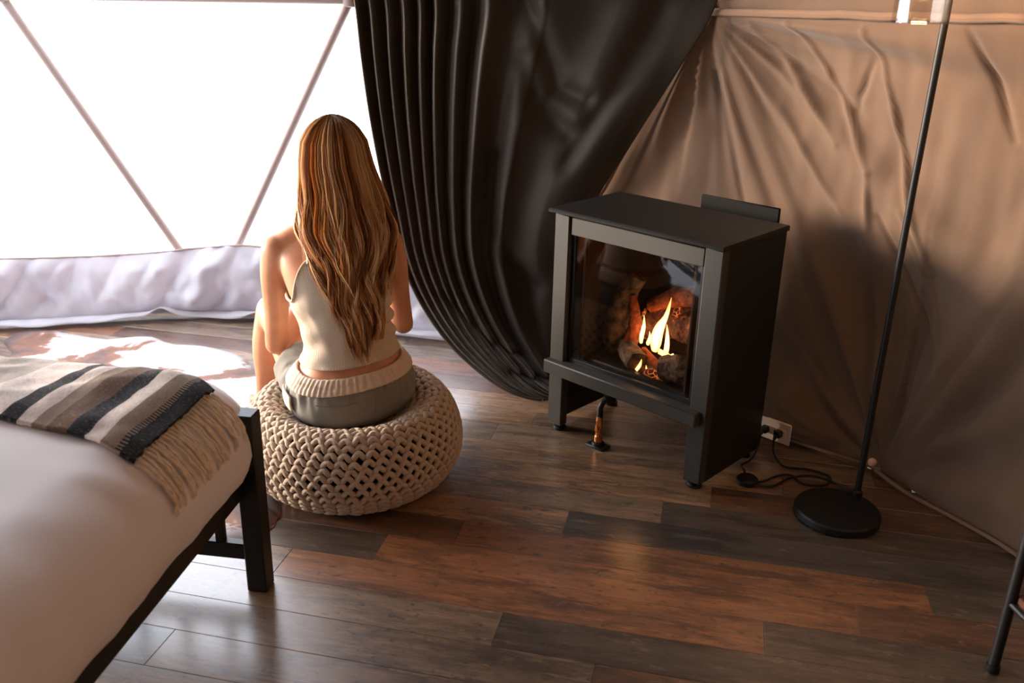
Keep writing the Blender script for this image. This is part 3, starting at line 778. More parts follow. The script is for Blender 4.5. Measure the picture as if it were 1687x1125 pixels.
for i in range(len(rings)-1):
    for j in range(N_):
        Fc.append((i*N_+j, i*N_+(j+1) % N_, (i+1)*N_+(j+1) % N_, (i+1)*N_+j))
Fc.append(tuple((len(rings)-1)*N_+j for j in range(N_))); Fc.append(tuple(range(N_-1, -1, -1)))
M_DUVET = fabric_mat('white_bedding', srgb(246, 241, 240), .08, namp=.02, wstr=.05)
mattress = tag(mk('mattress', V, Fc, M_DUVET), 'plump mattress under a smooth white bed sheet', 'mattress')

# blanket
def blanket_mat():
    nt = NT('striped_wool'); uv = nt.n('ShaderNodeTexCoord').outputs['UV']
    sx_ = nt.n('ShaderNodeSeparateXYZ'); nt.l(uv, sx_.inputs[0]); a = sx_.outputs[0]
    wob = nt.noise(nt.mapping(uv, (30, 12, 1)), 1, 3)
    a = nt.math('ADD', a, nt.math('MULTIPLY', nt.math('SUBTRACT', wob, .5), .006))
    DK, CR, BR, GB = srgb(26, 28, 32), srgb(232, 216, 204), srgb(112, 86, 68), srgb(150, 130, 112)
    st_ = [(.0, DK), (.087, GB), (.13, CR), (.165, DK), (.205, BR), (.25, GB), (.28, CR), (.31, DK), (.345, CR), (.43, srgb(186, 174, 162)), (.62, srgb(206, 194, 182)), (.75, DK), (.80, BR), (.9, CR)]
    r = nt.n('ShaderNodeValToRGB'); nt.l(a, r.inputs[0]); r.color_ramp.interpolation = 'CONSTANT'
    e = r.color_ramp.elements
    while len(e) < len(st_): e.new(.5)
    for i, (p_, c_) in enumerate(st_): e[i].position = p_; e[i].color = c_
    # thread streaks along the stripes, mottled flecks
    fl = nt.noise(nt.mapping(uv, (420, 60, 1)), 1, 3, .7)
    fl2 = nt.noise(nt.mapping(uv, (120, 260, 1)), 1, 3, .7)
    c = nt.mix(nt.ramp(fl, [(.34, (.35, .35, .35, 1)), (.55, (0, 0, 0, 1))]), r.outputs[0], srgb(64, 52, 46))
    c = nt.mix(nt.ramp(fl2, [(.55, (0, 0, 0, 1)), (.75, (.4, .4, .4, 1))]), c, srgb(206, 192, 180))
    # dark dashes beside the black end band
    wv = nt.n('ShaderNodeTexWave'); nt.l(nt.mapping(uv, (0, 1, 0)), wv.inputs[0]); wv.bands_direction = 'Y'; wv.inputs['Scale'].default_value = 32
    band = nt.math('MULTIPLY', nt.math('GREATER_THAN', a, .087), nt.math('LESS_THAN', a, .102))
    c = nt.mix(nt.math('MULTIPLY', band, nt.math('GREATER_THAN', wv.outputs[1], .5)), c, DK)
    h = nt.math('ADD', nt.noise(nt.mapping(uv, (500, 250, 1)), 1, 3), fl)
    return nt.done(nt.principled(c, .95, .1, 0, nt.bump(h, .6, .004), sheen=.08))
M_BLANK = blanket_mat()
blanket = thing('throw_blanket', 'woven wool throw striped black brown and cream with fringe across the bed', 'blanket', Bd(.4, .18, .6))
na, nb = 130, 44; V = []; UVs = []
def blanket_edges(a):
    e0 = .005+.045*sstep(.15, .0, a)+.012*nz(a*5, 2); e1 = .365+.025*sstep(.2, .03, a)+.014*nz(a*5, 7)
    return e0, e1
def blanket_pt(a, s):
    e0, e1 = blanket_edges(a); b = lerp(e0, e1, s)
    z = duvet_top(a, b)+.012+.010*abs(nz(a*7, b*6, 3))+.006*nz(a*18, b*12, 5)+.014*max(0, nz(a*3.2-b*2, b*7, 8))*sstep(.1, .3, a)
    z -= .008*sstep(.06, 0, min(s, 1-s)*.4)
    return Bd(a, b, z), b
AA = [lerp(.058, 1.41, (i/(na-1))**1.3) for i in range(na)]
for a in AA:
    for j in range(nb):
        p, b = blanket_pt(a+.006*nz(j*.5, 1)*(1 if a < .1 else 0), j/(nb-1)); V.append(p); UVs.append((a, b))
Fc = [(i*nb+j, (i+1)*nb+j, (i+1)*nb+j+1, i*nb+j+1) for i in range(na-1) for j in range(nb-1)]
cl = mk('cloth', V, Fc, M_BLANK, blanket); setuv(cl, UVs)
md = cl.modifiers.new('thick', 'SOLIDIFY'); md.thickness = .008; md.offset = 1
M_FRINGE = simple('fringe_wool', srgb(238, 222, 200), .95, .1, 0, 80, .15, .3)
fr_ = random.Random(5)
nt_ = 26
for i in range(nt_):
    s = (i+.5)/nt_ ; p0, b0 = blanket_pt(.060, s)
    L_ = fr_.uniform(.10, .155); drift = fr_.uniform(-.025, .025)+.02
    pts = [p0+Vector((0, 0, -.004))]
    steps = 9; a_ = .060; b_ = b0
    for k in range(1, steps+1):
        f = k/steps
        a_ = .060 - min(f*L_*1.3, .080) ; bb = b0+drift*f+.004*math.sin(f*9+i)
        arc = f*L_
        if a_ > A0+.004: z = duvet_top(a_, bb)+.007
        prev = pts[-1]
        if a_ <= A0+.006 or True:
            # follow the surface by arc length
            st_len = L_/steps
            q = Bd(a_, bb, duvet_top(a_, bb)+.008)
            dd = q-prev
            if dd.length > st_len: q = prev+dd.normalized()*st_len
        pts.append(q + BU*(-.003-.003*fr_.random()))
    strands = []
    for tw in range(2):
        ph = fr_.uniform(0, 6)
        pp = [p+Vector((.0022*math.cos(ph+k*2.2+tw*3.14), .0022*math.sin(ph+k*2.2+tw*3.14), 0)) for k, p in enumerate(pts)]
        strands.append(tube(catmull([tuple(p) for p in pp], 22), [.0031]*16+[.0027, .0024, .002, .0016, .0012, .0008], 6))
    mk('tassel', *merge(strands), M_FRINGE, blanket)

# ------------------------------------------------------------------ cowhide rug
def hide_mat():
    nt = NT('cowhide'); p = pos(nt)
    n = nt.noise(p, 2.6, 5, .55, .4); fine = nt.noise(nt.mapping(p, (60, 200, 60)), 1, 3)
    v = nt.math('ADD', n, nt.math('MULTIPLY', fine, .05))
    c = nt.ramp(v, [(.40, srgb(186, 186, 190)), (.51, srgb(188, 182, 178)), (.53, srgb(132, 74, 36)), (.60, srgb(84, 46, 26)), (.68, srgb(40, 28, 24))])
    return nt.done(nt.principled(c, .6, .3, 0, nt.bump(fine, .3, .003), sheen=.3))
M_HIDE = hide_mat()
out = [(-.66, 2.30), (-.68, 2.21), (-.75, 2.14), (-.86, 2.14), (-1.0, 2.2), (-1.25, 2.2), (-1.45, 2.35), (-1.6, 2.3), (-1.75, 2.45), (-1.72, 2.7), (-1.9, 2.95), (-2.15, 3.1), (-2.2, 3.3), (-2.05, 3.45), (-2.16, 3.62),
       (-2.1, 3.76), (-1.95, 3.72), (-1.75, 3.66), (-1.58, 3.70), (-1.45, 3.62), (-1.3, 3.60), (-1.12, 3.50), (-1.02, 3.36), (-.90, 3.28), (-.80, 3.12), (-.84, 2.95), (-.76, 2.72), (-.72, 2.5), (-.66, 2.30)]
oc_ = catmull(out, 180)[:-1]
ctr = Vector((-1.35, 2.95, 0)); V = []; n = len(oc_); K = 10
for k in range(K+1):
    f = 1-k/K*.96
    for i, q in enumerate(oc_):
        p = ctr+(Vector((q[0], q[1], 0))-ctr)*f
        wob = 1+.012*nz(i*.6, 1)*(1 if k == 0 else 0)
        p = ctr+(p-ctr)*wob
        V.append((p.x, p.y, (.003 if k == 0 else .007)+.002*abs(nz(p.x*5, p.y*5))))
Fc = [(k*n+i, k*n+(i+1) % n, (k+1)*n+(i+1) % n, (k+1)*n+i) for k in range(K) for i in range(n)]+[tuple(K*n+i for i in range(n))]
b0 = len(V); V += [(v[0], v[1], .001) for v in V[:n]]
Fc += [(i, b0+i, b0+(i+1) % n, (i+1) % n) for i in range(n)]+[tuple(b0+i for i in range(n-1, -1, -1))]
tag(mk('cowhide_rug', V, Fc, M_HIDE), 'brown and white cowhide rug on the floor behind the bed', 'rug')

# ------------------------------------------------------------------ knitted pouf
PC = Vector((-.485, 2.555, 0))
PP = catmull([(0, .285), (.10, .292), (.19, .302), (.255, .285), (.30, .235), (.322, .165), (.318, .10), (.285, .045), (.22, .012), (.10, .009), (0, .009)], 200)
PP = np.array(PP); ds = np.r_[0, np.cumsum(np.hypot(*np.diff(PP, axis=0).T))]
def pouf_prof(s): return np.interp(s, ds, PP[:, 0]), np.interp(s, ds, PP[:, 1])
pouf = thing('knitted_pouf', 'round chunky knitted beige pouf the woman sits on', 'pouf', PC)
M_YARN = fabric_mat('cotton_cord', srgb(196, 176, 154), 0, 1500, .95, .10, wstr=.5)
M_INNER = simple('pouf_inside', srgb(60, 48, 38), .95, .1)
def pouf_dent(p):
    d = math.hypot((p.x+.49)/.212, (p.y-2.525)/.200); k = min(max(p.z/.29, 0), 1.1)
    return Vector((p.x, p.y, p.z-.098*math.exp(-d**4)*k**1.5))
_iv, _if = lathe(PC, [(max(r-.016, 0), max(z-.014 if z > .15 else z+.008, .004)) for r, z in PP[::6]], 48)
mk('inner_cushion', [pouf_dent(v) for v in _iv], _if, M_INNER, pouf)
RH = .0212; rows = int((ds[-1]-.24)/RH); SEAM = math.radians(-78)
parts = []
for ri in range(rows):
    s0 = .085 + ri*RH
    r0, z0 = pouf_prof(s0)
    if r0 < .05: continue
    nst = max(int(round(2*math.pi*r0/.0375)), 6)
    pps = 12; pts = []
    for k in range(nst*pps):
        tau = 2*math.pi*k/pps
        th0 = (k/pps)/nst*2*math.pi + (ri % 2)*math.pi/nst
        sw_ = 2*math.pi*r0/nst
        dx = 0.0; wd_ = (tau % (2*math.pi))-math.pi; dip = math.exp(-(wd_/.62)**2)
        jit = nz(th0*9, ri*1.7, 4)*.004
        dy = .36*RH*math.cos(tau)+jit
        dn = .0062-.0135*dip+.002*nz(th0*13, ri*2.3, 9)
        near = math.exp(-(((th0-SEAM+math.pi) % (2*math.pi)-math.pi)/.05)**2)
        dn += .004*near*math.sin(ri*2.1); dy += near*.008*math.sin(ri*1.3)
        th = th0+dx/max(r0, .06)
        s = s0-dy
        r, z = pouf_prof(s); ra, za = pouf_prof(s-.01); rb, zb = pouf_prof(s+.01)
        tx, tz = rb-ra, zb-za; L_ = math.hypot(tx, tz); nr, nzv = -tz/L_, tx/L_
        rr, zz = r-nr*-dn*1.0 if False else r+nr*dn, z+nzv*dn
        # outward normal: make sure it points out
        pts.append(pouf_dent(PC+Vector((rr*math.cos(th), rr*math.sin(th), max(zz, .0085)))))
    parts.append(tube(pts, .0086, 7, closed=True))
mk('knitted_cover', *merge(parts), M_YARN, pouf)

# ------------------------------------------------------------------ seated woman
def voxel_union(name, parts, voxel, smooth_iter, mat, parent, smooth_fac=.5):
    me = bpy.data.meshes.new('tmp'); v, f = merge(parts); me.from_pydata([tuple(x) for x in v], [], f); me.update()
    bm = bmesh.new(); bm.from_mesh(me); bmesh.ops.recalc_face_normals(bm, faces=bm.faces[:]); bm.to_mesh(me); bm.free()
    t = bpy.data.objects.new('tmp', me); COL.objects.link(t)
    r = t.modifiers.new('r', 'REMESH'); r.mode = 'VOXEL'; r.voxel_size = voxel
    s_ = t.modifiers.new('s', 'SMOOTH'); s_.factor = smooth_fac; s_.iterations = smooth_iter
    dg = bpy.context.evaluated_depsgraph_get(); dg.update()
    nm = bpy.data.meshes.new_from_object(t.evaluated_get(dg)); nm.name = name
    bpy.data.objects.remove(t); bpy.data.meshes.remove(me)
    nm.polygons.foreach_set('use_smooth', [True]*len(nm.polygons)); nm.materials.clear(); nm.materials.append(mat)
    o = bpy.data.objects.new(name, nm); COL.objects.link(o); adopt(o, parent); return o
def limb(pts, rad, n=14, seg=16, rad2=None):
    c = catmull([tuple(p) for p in pts], n); r = [float(x[0]) for x in catmull([(x,) for x in rad], n)]
    r_2 = [float(x[0]) for x in catmull([(x,) for x in rad2], n)] if rad2 else None
    return tube([Vector(q) for q in c], r, seg, round_ends=True, rad2=r_2)
#        z     cx     cy    half-w half-d yaw
TS = [(.235, -.485, 2.560, .150, .105, 32), (.27, -.485, 2.556, .182, .132, 32), (.33, -.485, 2.554, .186, .134, 32), (.38, -.482, 2.556, .160, .114, 31),
      (.43, -.482, 2.556, .134, .100, 29), (.48, -.488, 2.556, .127, .095, 26), (.55, -.502, 2.560, .133, .102, 22), (.62, -.515, 2.568, .146, .106, 18),
      (.69, -.526, 2.582, .156, .102, 15), (.735, -.530, 2.598, .158, .085, 14), (.775, -.530, 2.614, .120, .064, 12), (.80, -.530, 2.624, .070, .054, 10), (.84, -.530, 2.636, .052, .052, 8), (.90, -.530, 2.652, .050, .054, 6)]
TSn = np.array(TS)
def tsec(z):
    return [float(np.interp(z, TSn[:, 0], TSn[:, i])) for i in range(1, 6)]
TSf = np.array(catmull(TS, 90))
def tsec(z):
    return [float(np.interp(z, TSf[:, 0], TSf[:, i])) for i in range(1, 6)]
def torso_pt(z, th, off=0.0, sq=.86):
    """th = 0 at the spine, positive towards her right side"""
    cx_, cy_, a, b, yw = tsec(z); y = math.radians(yw)
    Rv = Vector((math.cos(y), math.sin(y), 0)); Bk = Vector((math.sin(y), -math.cos(y), 0))
    c_, s_ = math.cos(th), math.sin(th)
    ca = math.copysign(abs(c_)**sq, c_); sa = math.copysign(abs(s_)**sq, s_)
    sp_ = -.010*math.exp(-(th/.16)**2)*sstep(.40, .46, z)*(1-sstep(.70, .78, z))      # spine groove
    return Vector((cx_, cy_, z)) + Rv*(a+off)*sa + Bk*((b+off)*ca+sp_)
NTH = 48
def torso_loft(z0, z1, n, off=0):
    V = [torso_pt(lerp(z0, z1, i/(n-1)), 2*math.pi*j/NTH, off) for i in range(n) for j in range(NTH)]
    Fc = [(i*NTH+j, i*NTH+(j+1) % NTH, (i+1)*NTH+(j+1) % NTH, (i+1)*NTH+j) for i in range(n-1) for j in range(NTH)]
    Fc += [tuple(range(NTH-1, -1, -1)), tuple((n-1)*NTH+j for j in range(NTH))]
    return V, Fc
SHL, SHR = Vector((-.686, 2.562, .728)), Vector((-.376, 2.645, .735))
ELL, ELR = Vector((-.730, 2.635, .405)), Vector((-.352, 2.775, .43))
WRL, WRR = Vector((-.665, 2.845, .505)), Vector((-.49, 2.945, .505))
HPL, HPR = Vector((-.578, 2.535, .292)), Vector((-.425, 2.632, .292))
KNL, KNR = Vector((-.800, 2.865, .435)), Vector((-.60, 2.98, .455))
ANL, ANR = Vector((-.868, 2.935, .075)), Vector((-.665, 3.09, .075))
HC = Vector((-.527, 2.668, .985)); HY = math.radians(8)
HF = Vector((-math.sin(HY), math.cos(HY), -.06)).normalized(); HR = Vector((math.cos(HY), math.sin(HY), 0)); HU = HR.cross(HF).normalized()
def hp(r, f, u): return HC+HR*r+HF*f+HU*u
def ellipsoid(c, ax, rad, n=18):
    V = []; Fc = []
    for i in range(n+1):
        ph = math.pi*i/n
        for j in range(2*n):
            a = math.pi*j/n; s_ = max(math.sin(ph), 1e-3)
            V.append(Vector(c)+ax[0]*rad[0]*s_*math.cos(a)+ax[1]*rad[1]*s_*math.sin(a)+ax[2]*rad[2]*math.cos(ph))
    m = 2*n
    for i in range(n):
        for j in range(m): Fc.append((i*m+j, i*m+(j+1) % m, (i+1)*m+(j+1) % m, (i+1)*m+j))
    Fc += [tuple(range(m-1, -1, -1)), tuple(n*m+j for j in range(m))]
    return V, Fc
HAX = (HR, HF, HU)
def hand(wr, d, n, side):
    """wr wrist, d forward direction of the palm, n back-of-hand normal, side vector towards the thumb"""
    d = d.normalized(); n = (n-d*n.dot(d)).normalized(); t = d.cross(n).normalized()*side
    P = [limb([wr-d*.01, wr+d*.035, wr+d*.075], [.020, .027, .030], 8, 14, [.017, .014, .012])]
    # frames() first axis is not controlled, so the palm is also given as four metacarpal rods
    for i, (off, ln) in enumerate(((.026, .068), (.009, .075), (-.009, .070), (-.026, .056))):
        root = wr+d*.07+t*off*.9; P.append(limb([wr+d*.008+t*off*.45, root], [.011, .0105], 5, 10))
        k1 = root+d*ln*.42-n*.006; k2 = k1+d*ln*.26-n*ln*.20; k3 = k2+d*ln*.10-n*ln*.24
        P.append(limb([root, k1, k2, k3], [.0088, .0083, .0078, .0068], 10, 10))
    b = wr+d*.018+t*.016; P.append(limb([b, b+d*.026+t*.022-n*.006, b+d*.052+t*.028-n*.012, b+d*.070+t*.024-n*.016], [.012, .0105, .009, .0078], 10, 10))
    return P
def foot(an, d):
    d = Vector((d.x, d.y, 0)).normalized(); s_ = Vector((-d.y, d.x, 0)); g = an.copy(); g.z = .011
    P = [limb([an, g-d*.02+E3*.035], [.036, .032]), limb([g-d*.03+E3*.030, g+d*.06+E3*.040, g+d*.13+E3*.022], [.030, .032, .022], 10, 14)]
    P.append(limb([g+d*.11+s_*.022+E3*.016, g+d*.11-s_*.022+E3*.016], [.017, .017], 6))
    for i in range(5):
        o_ = .032-.016*i; P.append(limb([g+d*.115+s_*o_+E3*.015, g+d*(.158-.006*i)+s_*o_+E3*.011], [.0105 if i else .0125, .009 if i else .011], 6, 10))
    return P
FD = Vector((-.36, .93, 0))
body_parts = [torso_loft(.235, .90, 60)]
for s_, SH_, EL, WR in ((-1, SHL, ELL, WRL), (1, SHR, ELR, WRR)):
    nk = Vector((-.53, 2.622, .785))
    body_parts.append(limb([nk, nk.lerp(SH_, .55)+Vector((0, -.004, .012)), SH_+Vector((0, 0, -.004))], [.048, .042, .044]))
    body_parts.append(limb([SH_+Vector((0, 0, .0)), SH_.lerp(EL, .25)+Vector((-.004*s_*-1, 0, 0)), SH_.lerp(EL, .6), EL], [.046, .044, .038, .033]))
    # shoulder blade and armpit
    body_parts.append(ellipsoid(SH_.lerp(Vector((-.53, 2.545, .66)), .45)+Vector((0, .010, -.01)), (Vector((1, 0, 0)), Vector((0, 1, 0)), E3), (.062, .042, .075), 12))
    body_parts.append(limb([EL, EL.lerp(WR, .3)+Vector((0, 0, -.004)), EL.lerp(WR, .75), WR], [.033, .036, .026, .021]))
for HP, KN, AN in ((HPL, KNL, ANL), (HPR, KNR, ANR)):
    body_parts.append(limb([HP, HP.lerp(KN, .35)+Vector((0, 0, -.012)), HP.lerp(KN, .75), KN], [.074, .074, .058, .050], 18))
    m_ = KN.lerp(AN, .35)+Vector((.0, -.018, 0))
    body_parts.append(limb([KN, m_, KN.lerp(AN, .75)+Vector((0, -.004, 0)), AN], [.050, .051, .034, .029], 18))
    body_parts += foot(AN, FD)
body_parts += hand(WRL, Vector((.62, .76, -.12)), Vector((-.1, -.1, 1)), 1)
body_parts += hand(WRR, Vector((-.78, .55, -.10)), Vector((0, .1, 1)), -1)
# head: skull, face mask, jaw, nose, lips, brows, ears
body_parts += [ellipsoid(hp(0, -.012, .018), HAX, (.073, .092, .092)), ellipsoid(hp(0, .030, -.030), HAX, (.058, .058, .085)), ellipsoid(hp(0, .058, -.088), HAX, (.030, .028, .026), 10),
               limb([hp(0, .082, .012), hp(0, .096, -.018), hp(0, .104, -.034)], [.009, .010, .012], 8, 12), ellipsoid(hp(.011, .092, -.038), HAX, (.008, .010, .008), 8), ellipsoid(hp(-.011, .092, -.038), HAX, (.008, .010, .008), 8),
               limb([hp(-.034, .078, .024), hp(0, .088, .026), hp(.034, .078, .024)], [.008, .009, .008], 8, 10), ellipsoid(hp(.034, .070, -.024), HAX, (.022, .018, .022), 10), ellipsoid(hp(-.034, .070, -.024), HAX, (.022, .018, .022), 10),
               limb([hp(0, -.02, -.06), hp(0, -.03, -.13)], [.050, .050], 6)]
for s_ in (-1, 1): body_parts.append(ellipsoid(hp(.074*s_, -.010, -.008), HAX, (.010, .018, .030), 10))
def skin_mat():
    nt = NT('skin'); p = pos(nt)
    f = nt.noise(p, 14, 4); c = nt.ramp(f, [(.3, srgb(196, 134, 98)), (.7, srgb(212, 152, 114))])
    vo = nt.n('ShaderNodeTexVoronoi'); nt.l(p, vo.inputs['Vector']); vo.inputs['Scale'].default_value = 21
    c = nt.mix(nt.ramp(vo.outputs['Distance'], [(.035, (.8, .8, .8, 1)), (.05, (0, 0, 0, 1))]), c, srgb(110, 62, 42))
    return nt.done(nt.principled(c, .45, .4, 0, nt.bump(nt.noise(p, 300, 2), .05, .001), sub=.15))
M_SKIN = skin_mat()
woman = thing('person', 'woman with long wavy blonde hair, cream top and grey shorts sitting on the pouf', 'person', (-.485, 2.555, .0))
voxel_union('body', body_parts, .0055, 6, M_SKIN, woman)
M_EYE = simple('eye_white', srgb(232, 228, 222), .2, .5, 0, 30, .02); M_IRIS = simple('iris', srgb(70, 92, 100), .2, .5); M_LIP = simple('lip', srgb(184, 98, 88), .4, .4, 0, 60, .06)
for s_ in (-1, 1):
    ey = mk('eye', *ellipsoid(hp(.031*s_, .074, .006), HAX, (.013, .012, .010), 10), M_EYE, woman)
    mk('iris', *ellipsoid(hp(.031*s_, .0845, .006), HAX, (.0055, .002, .0055), 8), M_IRIS, ey)
mk('lips', *merge([limb([hp(-.022, .082, -.060), hp(-.006, .092, -.0565), hp(0, .092, -.058), hp(.006, .092, -.0565), hp(.022, .082, -.060)], [.002, .0045, .004, .0045, .002], 12, 8),
                   limb([hp(-.020, .082, -.0615), hp(0, .091, -.066), hp(.020, .082, -.0615)], [.002, .0055, .002], 12, 8)]), M_LIP, woman)

# cream ribbed top
def rib_mat():
    nt = NT('ribbed_cotton'); uv = nt.n('ShaderNodeTexCoord').outputs['UV']
    wv = nt.n('ShaderNodeTexWave'); nt.l(uv, wv.inputs[0]); wv.bands_direction = 'X'; wv.inputs['Scale'].default_value = 45; wv.inputs['Distortion'].default_value = .15
    c = nt.ramp(wv.outputs['Fac'], [(.2, srgb(206, 186, 160)), (.7, srgb(232, 214, 190))])
    d = nt.principled(c, .9, .2, 0, nt.bump(wv.outputs['Fac'], .5, .003), sheen=.2)
    return nt.done(d)
M_RIB = rib_mat()
def top_edge(th):
    """upper border height round the body"""
    t = (th+math.pi) % (2*math.pi)-math.pi; a = abs(t)
    if a <= math.pi/2: return lerp(.725, .600, sstep(.30, 1.25, a))
    return lerp(.600, .69, sstep(1.9, 2.6, a))
nth, nzr = 160, 50; V = []; UVs = []
HEM = lambda th: .418+.012*math.sin(th)-.004*math.cos(th)
for i in range(nzr+1):
    t = i/nzr
    for j in range(nth):
        th = 2*math.pi*j/nth
        z = lerp(HEM(th), top_edge(th), t)
        off = .0065+.002*nz(th*4, z*22, 3)
        # pulled horizontal wrinkles on her right side, soft ones on the left
        wr_ = math.exp(-((th-1.15)/.55)**2); off += wr_*.0075*math.sin((z-.45)*150+2.5*nz(z*8, th*2, 1)+th*2.0)*sstep(.44, .50, z)
        wl = math.exp(-((th-(2*math.pi-1.2))/.5)**2); off += wl*.004*math.sin((z-.45)*85-th*3)
        off += .0022*math.exp(-((t-1)/.03)**2)+.002*math.exp(-(t/.025)**2)
        V.append(torso_pt(z, th, off)); UVs.append((th/(2*math.pi)*1.0*1.35, z))
Fc = [(i*nth+j, i*nth+(j+1) % nth, (i+1)*nth+(j+1) % nth, (i+1)*nth+j) for i in range(nzr) for j in range(nth)]
tp = mk('tank_top', V, Fc, M_RIB, woman); setuv(tp, UVs)
md = tp.modifiers.new('thick', 'SOLIDIFY'); md.thickness = .003; md.offset = 1
for s_, th0, th1, SH_ in ((-1, -.42, -2.55, SHL), (1, .42, 2.55, SHR)):
    q0 = torso_pt(top_edge(th0)-.01, th0, .008); q1 = torso_pt(top_edge(th1)-.01, th1, .008)
    mid = Vector((-.53, 2.625, .785)).lerp(SH_, .42)+Vector((0, -.01, .052))
    st_ = mk('strap', *tube([Vector(q) for q in catmull([tuple(q0), tuple(q0.lerp(mid, .6)+Vector((0, -.012, .012))), tuple(mid), tuple(q1.lerp(mid, .6)+Vector((0, .012, .01))), tuple(q1)], 26)], .013, 10, rad2=[.004]*26), M_RIB, tp)
# armhole binding
edge = [torso_pt(top_edge(2*math.pi*j/nth), 2*math.pi*j/nth, .010) for j in range(nth)]
mk('binding', *tube(edge, .0042, 8, closed=True), M_RIB, tp)

# shorts
M_SHORT = fabric_mat('grey_nylon', srgb(134, 130, 120), 0, 1200, .7, .06, wstr=.25)
sh_parts = [torso_loft(.236, .366, 20, .010), ellipsoid((-.485, 2.545, .262), (Vector((math.cos(.56), math.sin(.56), 0)), Vector((-math.sin(.56), math.cos(.56), 0)), E3), (.185, .142, .058), 14)]
for HP, KN in ((HPL, KNL), (HPR, KNR)):
    e_ = HP.lerp(KN, .36)
    sh_parts.append(tube([Vector(q) for q in catmull([tuple(HP-(KN-HP)*.05), tuple(HP), tuple(HP.lerp(KN, .2)+Vector((0, 0, -.008))), tuple(e_+Vector((0, 0, -.008)))], 14)], [float(x[0]) for x in catmull([(.055,), (.080,), (.092,), (.094,)], 14)], 24))
shorts = voxel_union('shorts', sh_parts, .006, 8, M_SHORT, woman)
for v in shorts.data.vertices:
    p = v.co
    k = sstep(.38, .30, p.z)
    g = .0085*nz(math.atan2(p.y-2.556, p.x+.485)*9, p.z*6, 2)*sstep(.27, .36, p.z)+.005*nz(p.x*11+p.z*14, p.y*11, p.z*20)+.003*nz(p.x*30, p.y*30+p.z*22, 5)
    n_ = v.normal; v.co = p+n_*g
# back seam and pocket
seam = [torso_pt(lerp(.25, .345, t/10), .05, .0125) for t in range(11)]
mk('back_seam', *tube(seam, .0022, 6), M_SHORT, shorts)
pk = [torso_pt(.318-.006*math.sin(t/12*math.pi), lerp(-.82, -.18, t/12), .014) for t in range(13)]
mk('pocket_seam', *tube(pk, .002, 6), M_SHORT, shorts)
# pale side panel on her left
V = []; 
for i in range(7):
    for j in range(7):
        th = lerp(-1.82, -1.42, j/6); z = lerp(.285, .335, i/6)-.012*(j/6)
        V.append(torso_pt(z, th, .0175))
M_CREAM = fabric_mat('cream_elastic', srgb(222, 200, 176), 0, 1200, .9, .06, wstr=.25)
pn = mk('side_panel_patch', V, [(i*7+j, i*7+j+1, (i+1)*7+j+1, (i+1)*7+j) for i in range(6) for j in range(6)], M_CREAM, shorts)
md = pn.modifiers.new('t', 'SOLIDIFY'); md.thickness = .004; md.offset = 0
# gathered waistband
nth2, nb2 = 360, 12; V = []
for i in range(nb2+1):
    t = i/nb2
    for j in range(nth2):
        th = 2*math.pi*j/nth2
        z = lerp(.360, .402, t)+.018*math.sin(th)*.8-.010*math.cos(th)
        puff = .006*math.sin(math.pi*t)**.6-.0025*math.exp(-((t-.5)/.08)**2)
        gather = .0024*math.sin(th*62+2*nz(th*9, t*2))+.0018*nz(th*30, t*1.5, 4)
        V.append(torso_pt(z, th, lerp(.017, .009, t)+puff+gather*(.5+.5*math.sin(math.pi*t))))
Fc = [(i*nth2+j, i*nth2+(j+1) % nth2, (i+1)*nth2+(j+1) % nth2, (i+1)*nth2+j) for i in range(nb2) for j in range(nth2)]
wb = mk('waistband', V, Fc, M_CREAM, shorts)
md = wb.modifiers.new('t', 'SOLIDIFY'); md.thickness = .008; md.offset = -1

# hair
def hair_mat():
    nt = NT('blonde_hair')
    at = nt.n('ShaderNodeAttribute', attribute_name='tint'); p = pos(nt)
    sx_ = nt.n('ShaderNodeSeparateColor'); nt.l(at.outputs['Color'], sx_.inputs[0])
    lock, along = sx_.outputs[0], sx_.outputs[1]
    c1 = nt.ramp(lock, [(.0, srgb(138, 86, 50)), (.3, srgb(212, 150, 92)), (.65, srgb(244, 196, 134)), (1.0, srgb(255, 236, 192))])
    root = nt.ramp(along, [(.0, (1, 1, 1, 1)), (.22, (0, 0, 0, 1))])
    c = nt.mix(nt.math('MULTIPLY', root, .55), c1, srgb(92, 62, 42))
    pr = nt.principled(c, .38, .45, 0)
    tr = nt.n('ShaderNodeBsdfTranslucent'); nt.l(c, tr.inputs[0])
    mx = nt.n('ShaderNodeMixShader'); mx.inputs[0].default_value = .44
    nt.l(pr.outputs[0], mx.inputs[1]); nt.l(tr.outputs[0], mx.inputs[2]); return nt.done(mx)
M_HAIR = hair_mat()
HZ = np.array([.40, .445, .50, .555, .64, .72, .796, .876, .97, 1.03, 1.07, 1.092, 1.101])
HX = np.array([-.424, -.424, -.428, -.432, -.448, -.463, -.486, -.503, -.522, -.526, -.527, -.527, -.527])
HA = np.array([.046, .062, .084, .100, .120, .134, .141, .121, .104, .092, .066, .036, .004])
HYC = np.array([2.452, 2.455, 2.46, 2.468, 2.485, 2.525, 2.585, 2.63, 2.656, 2.662, 2.664, 2.664, 2.664])
HB = np.array([.018, .022, .026, .036, .056, .088, .105, .108, .112, .102, .076, .042, .004])
def henv(z): return [float(np.interp(z, HZ, q)) for q in (HX, HA, HYC, HB)]
hr = random.Random(11)
hv = []; hf = []; htint = []
NLOCK = 190
NP = 34
zs_full = [1.101, 1.094, 1.082, 1.066, 1.045, 1.02]
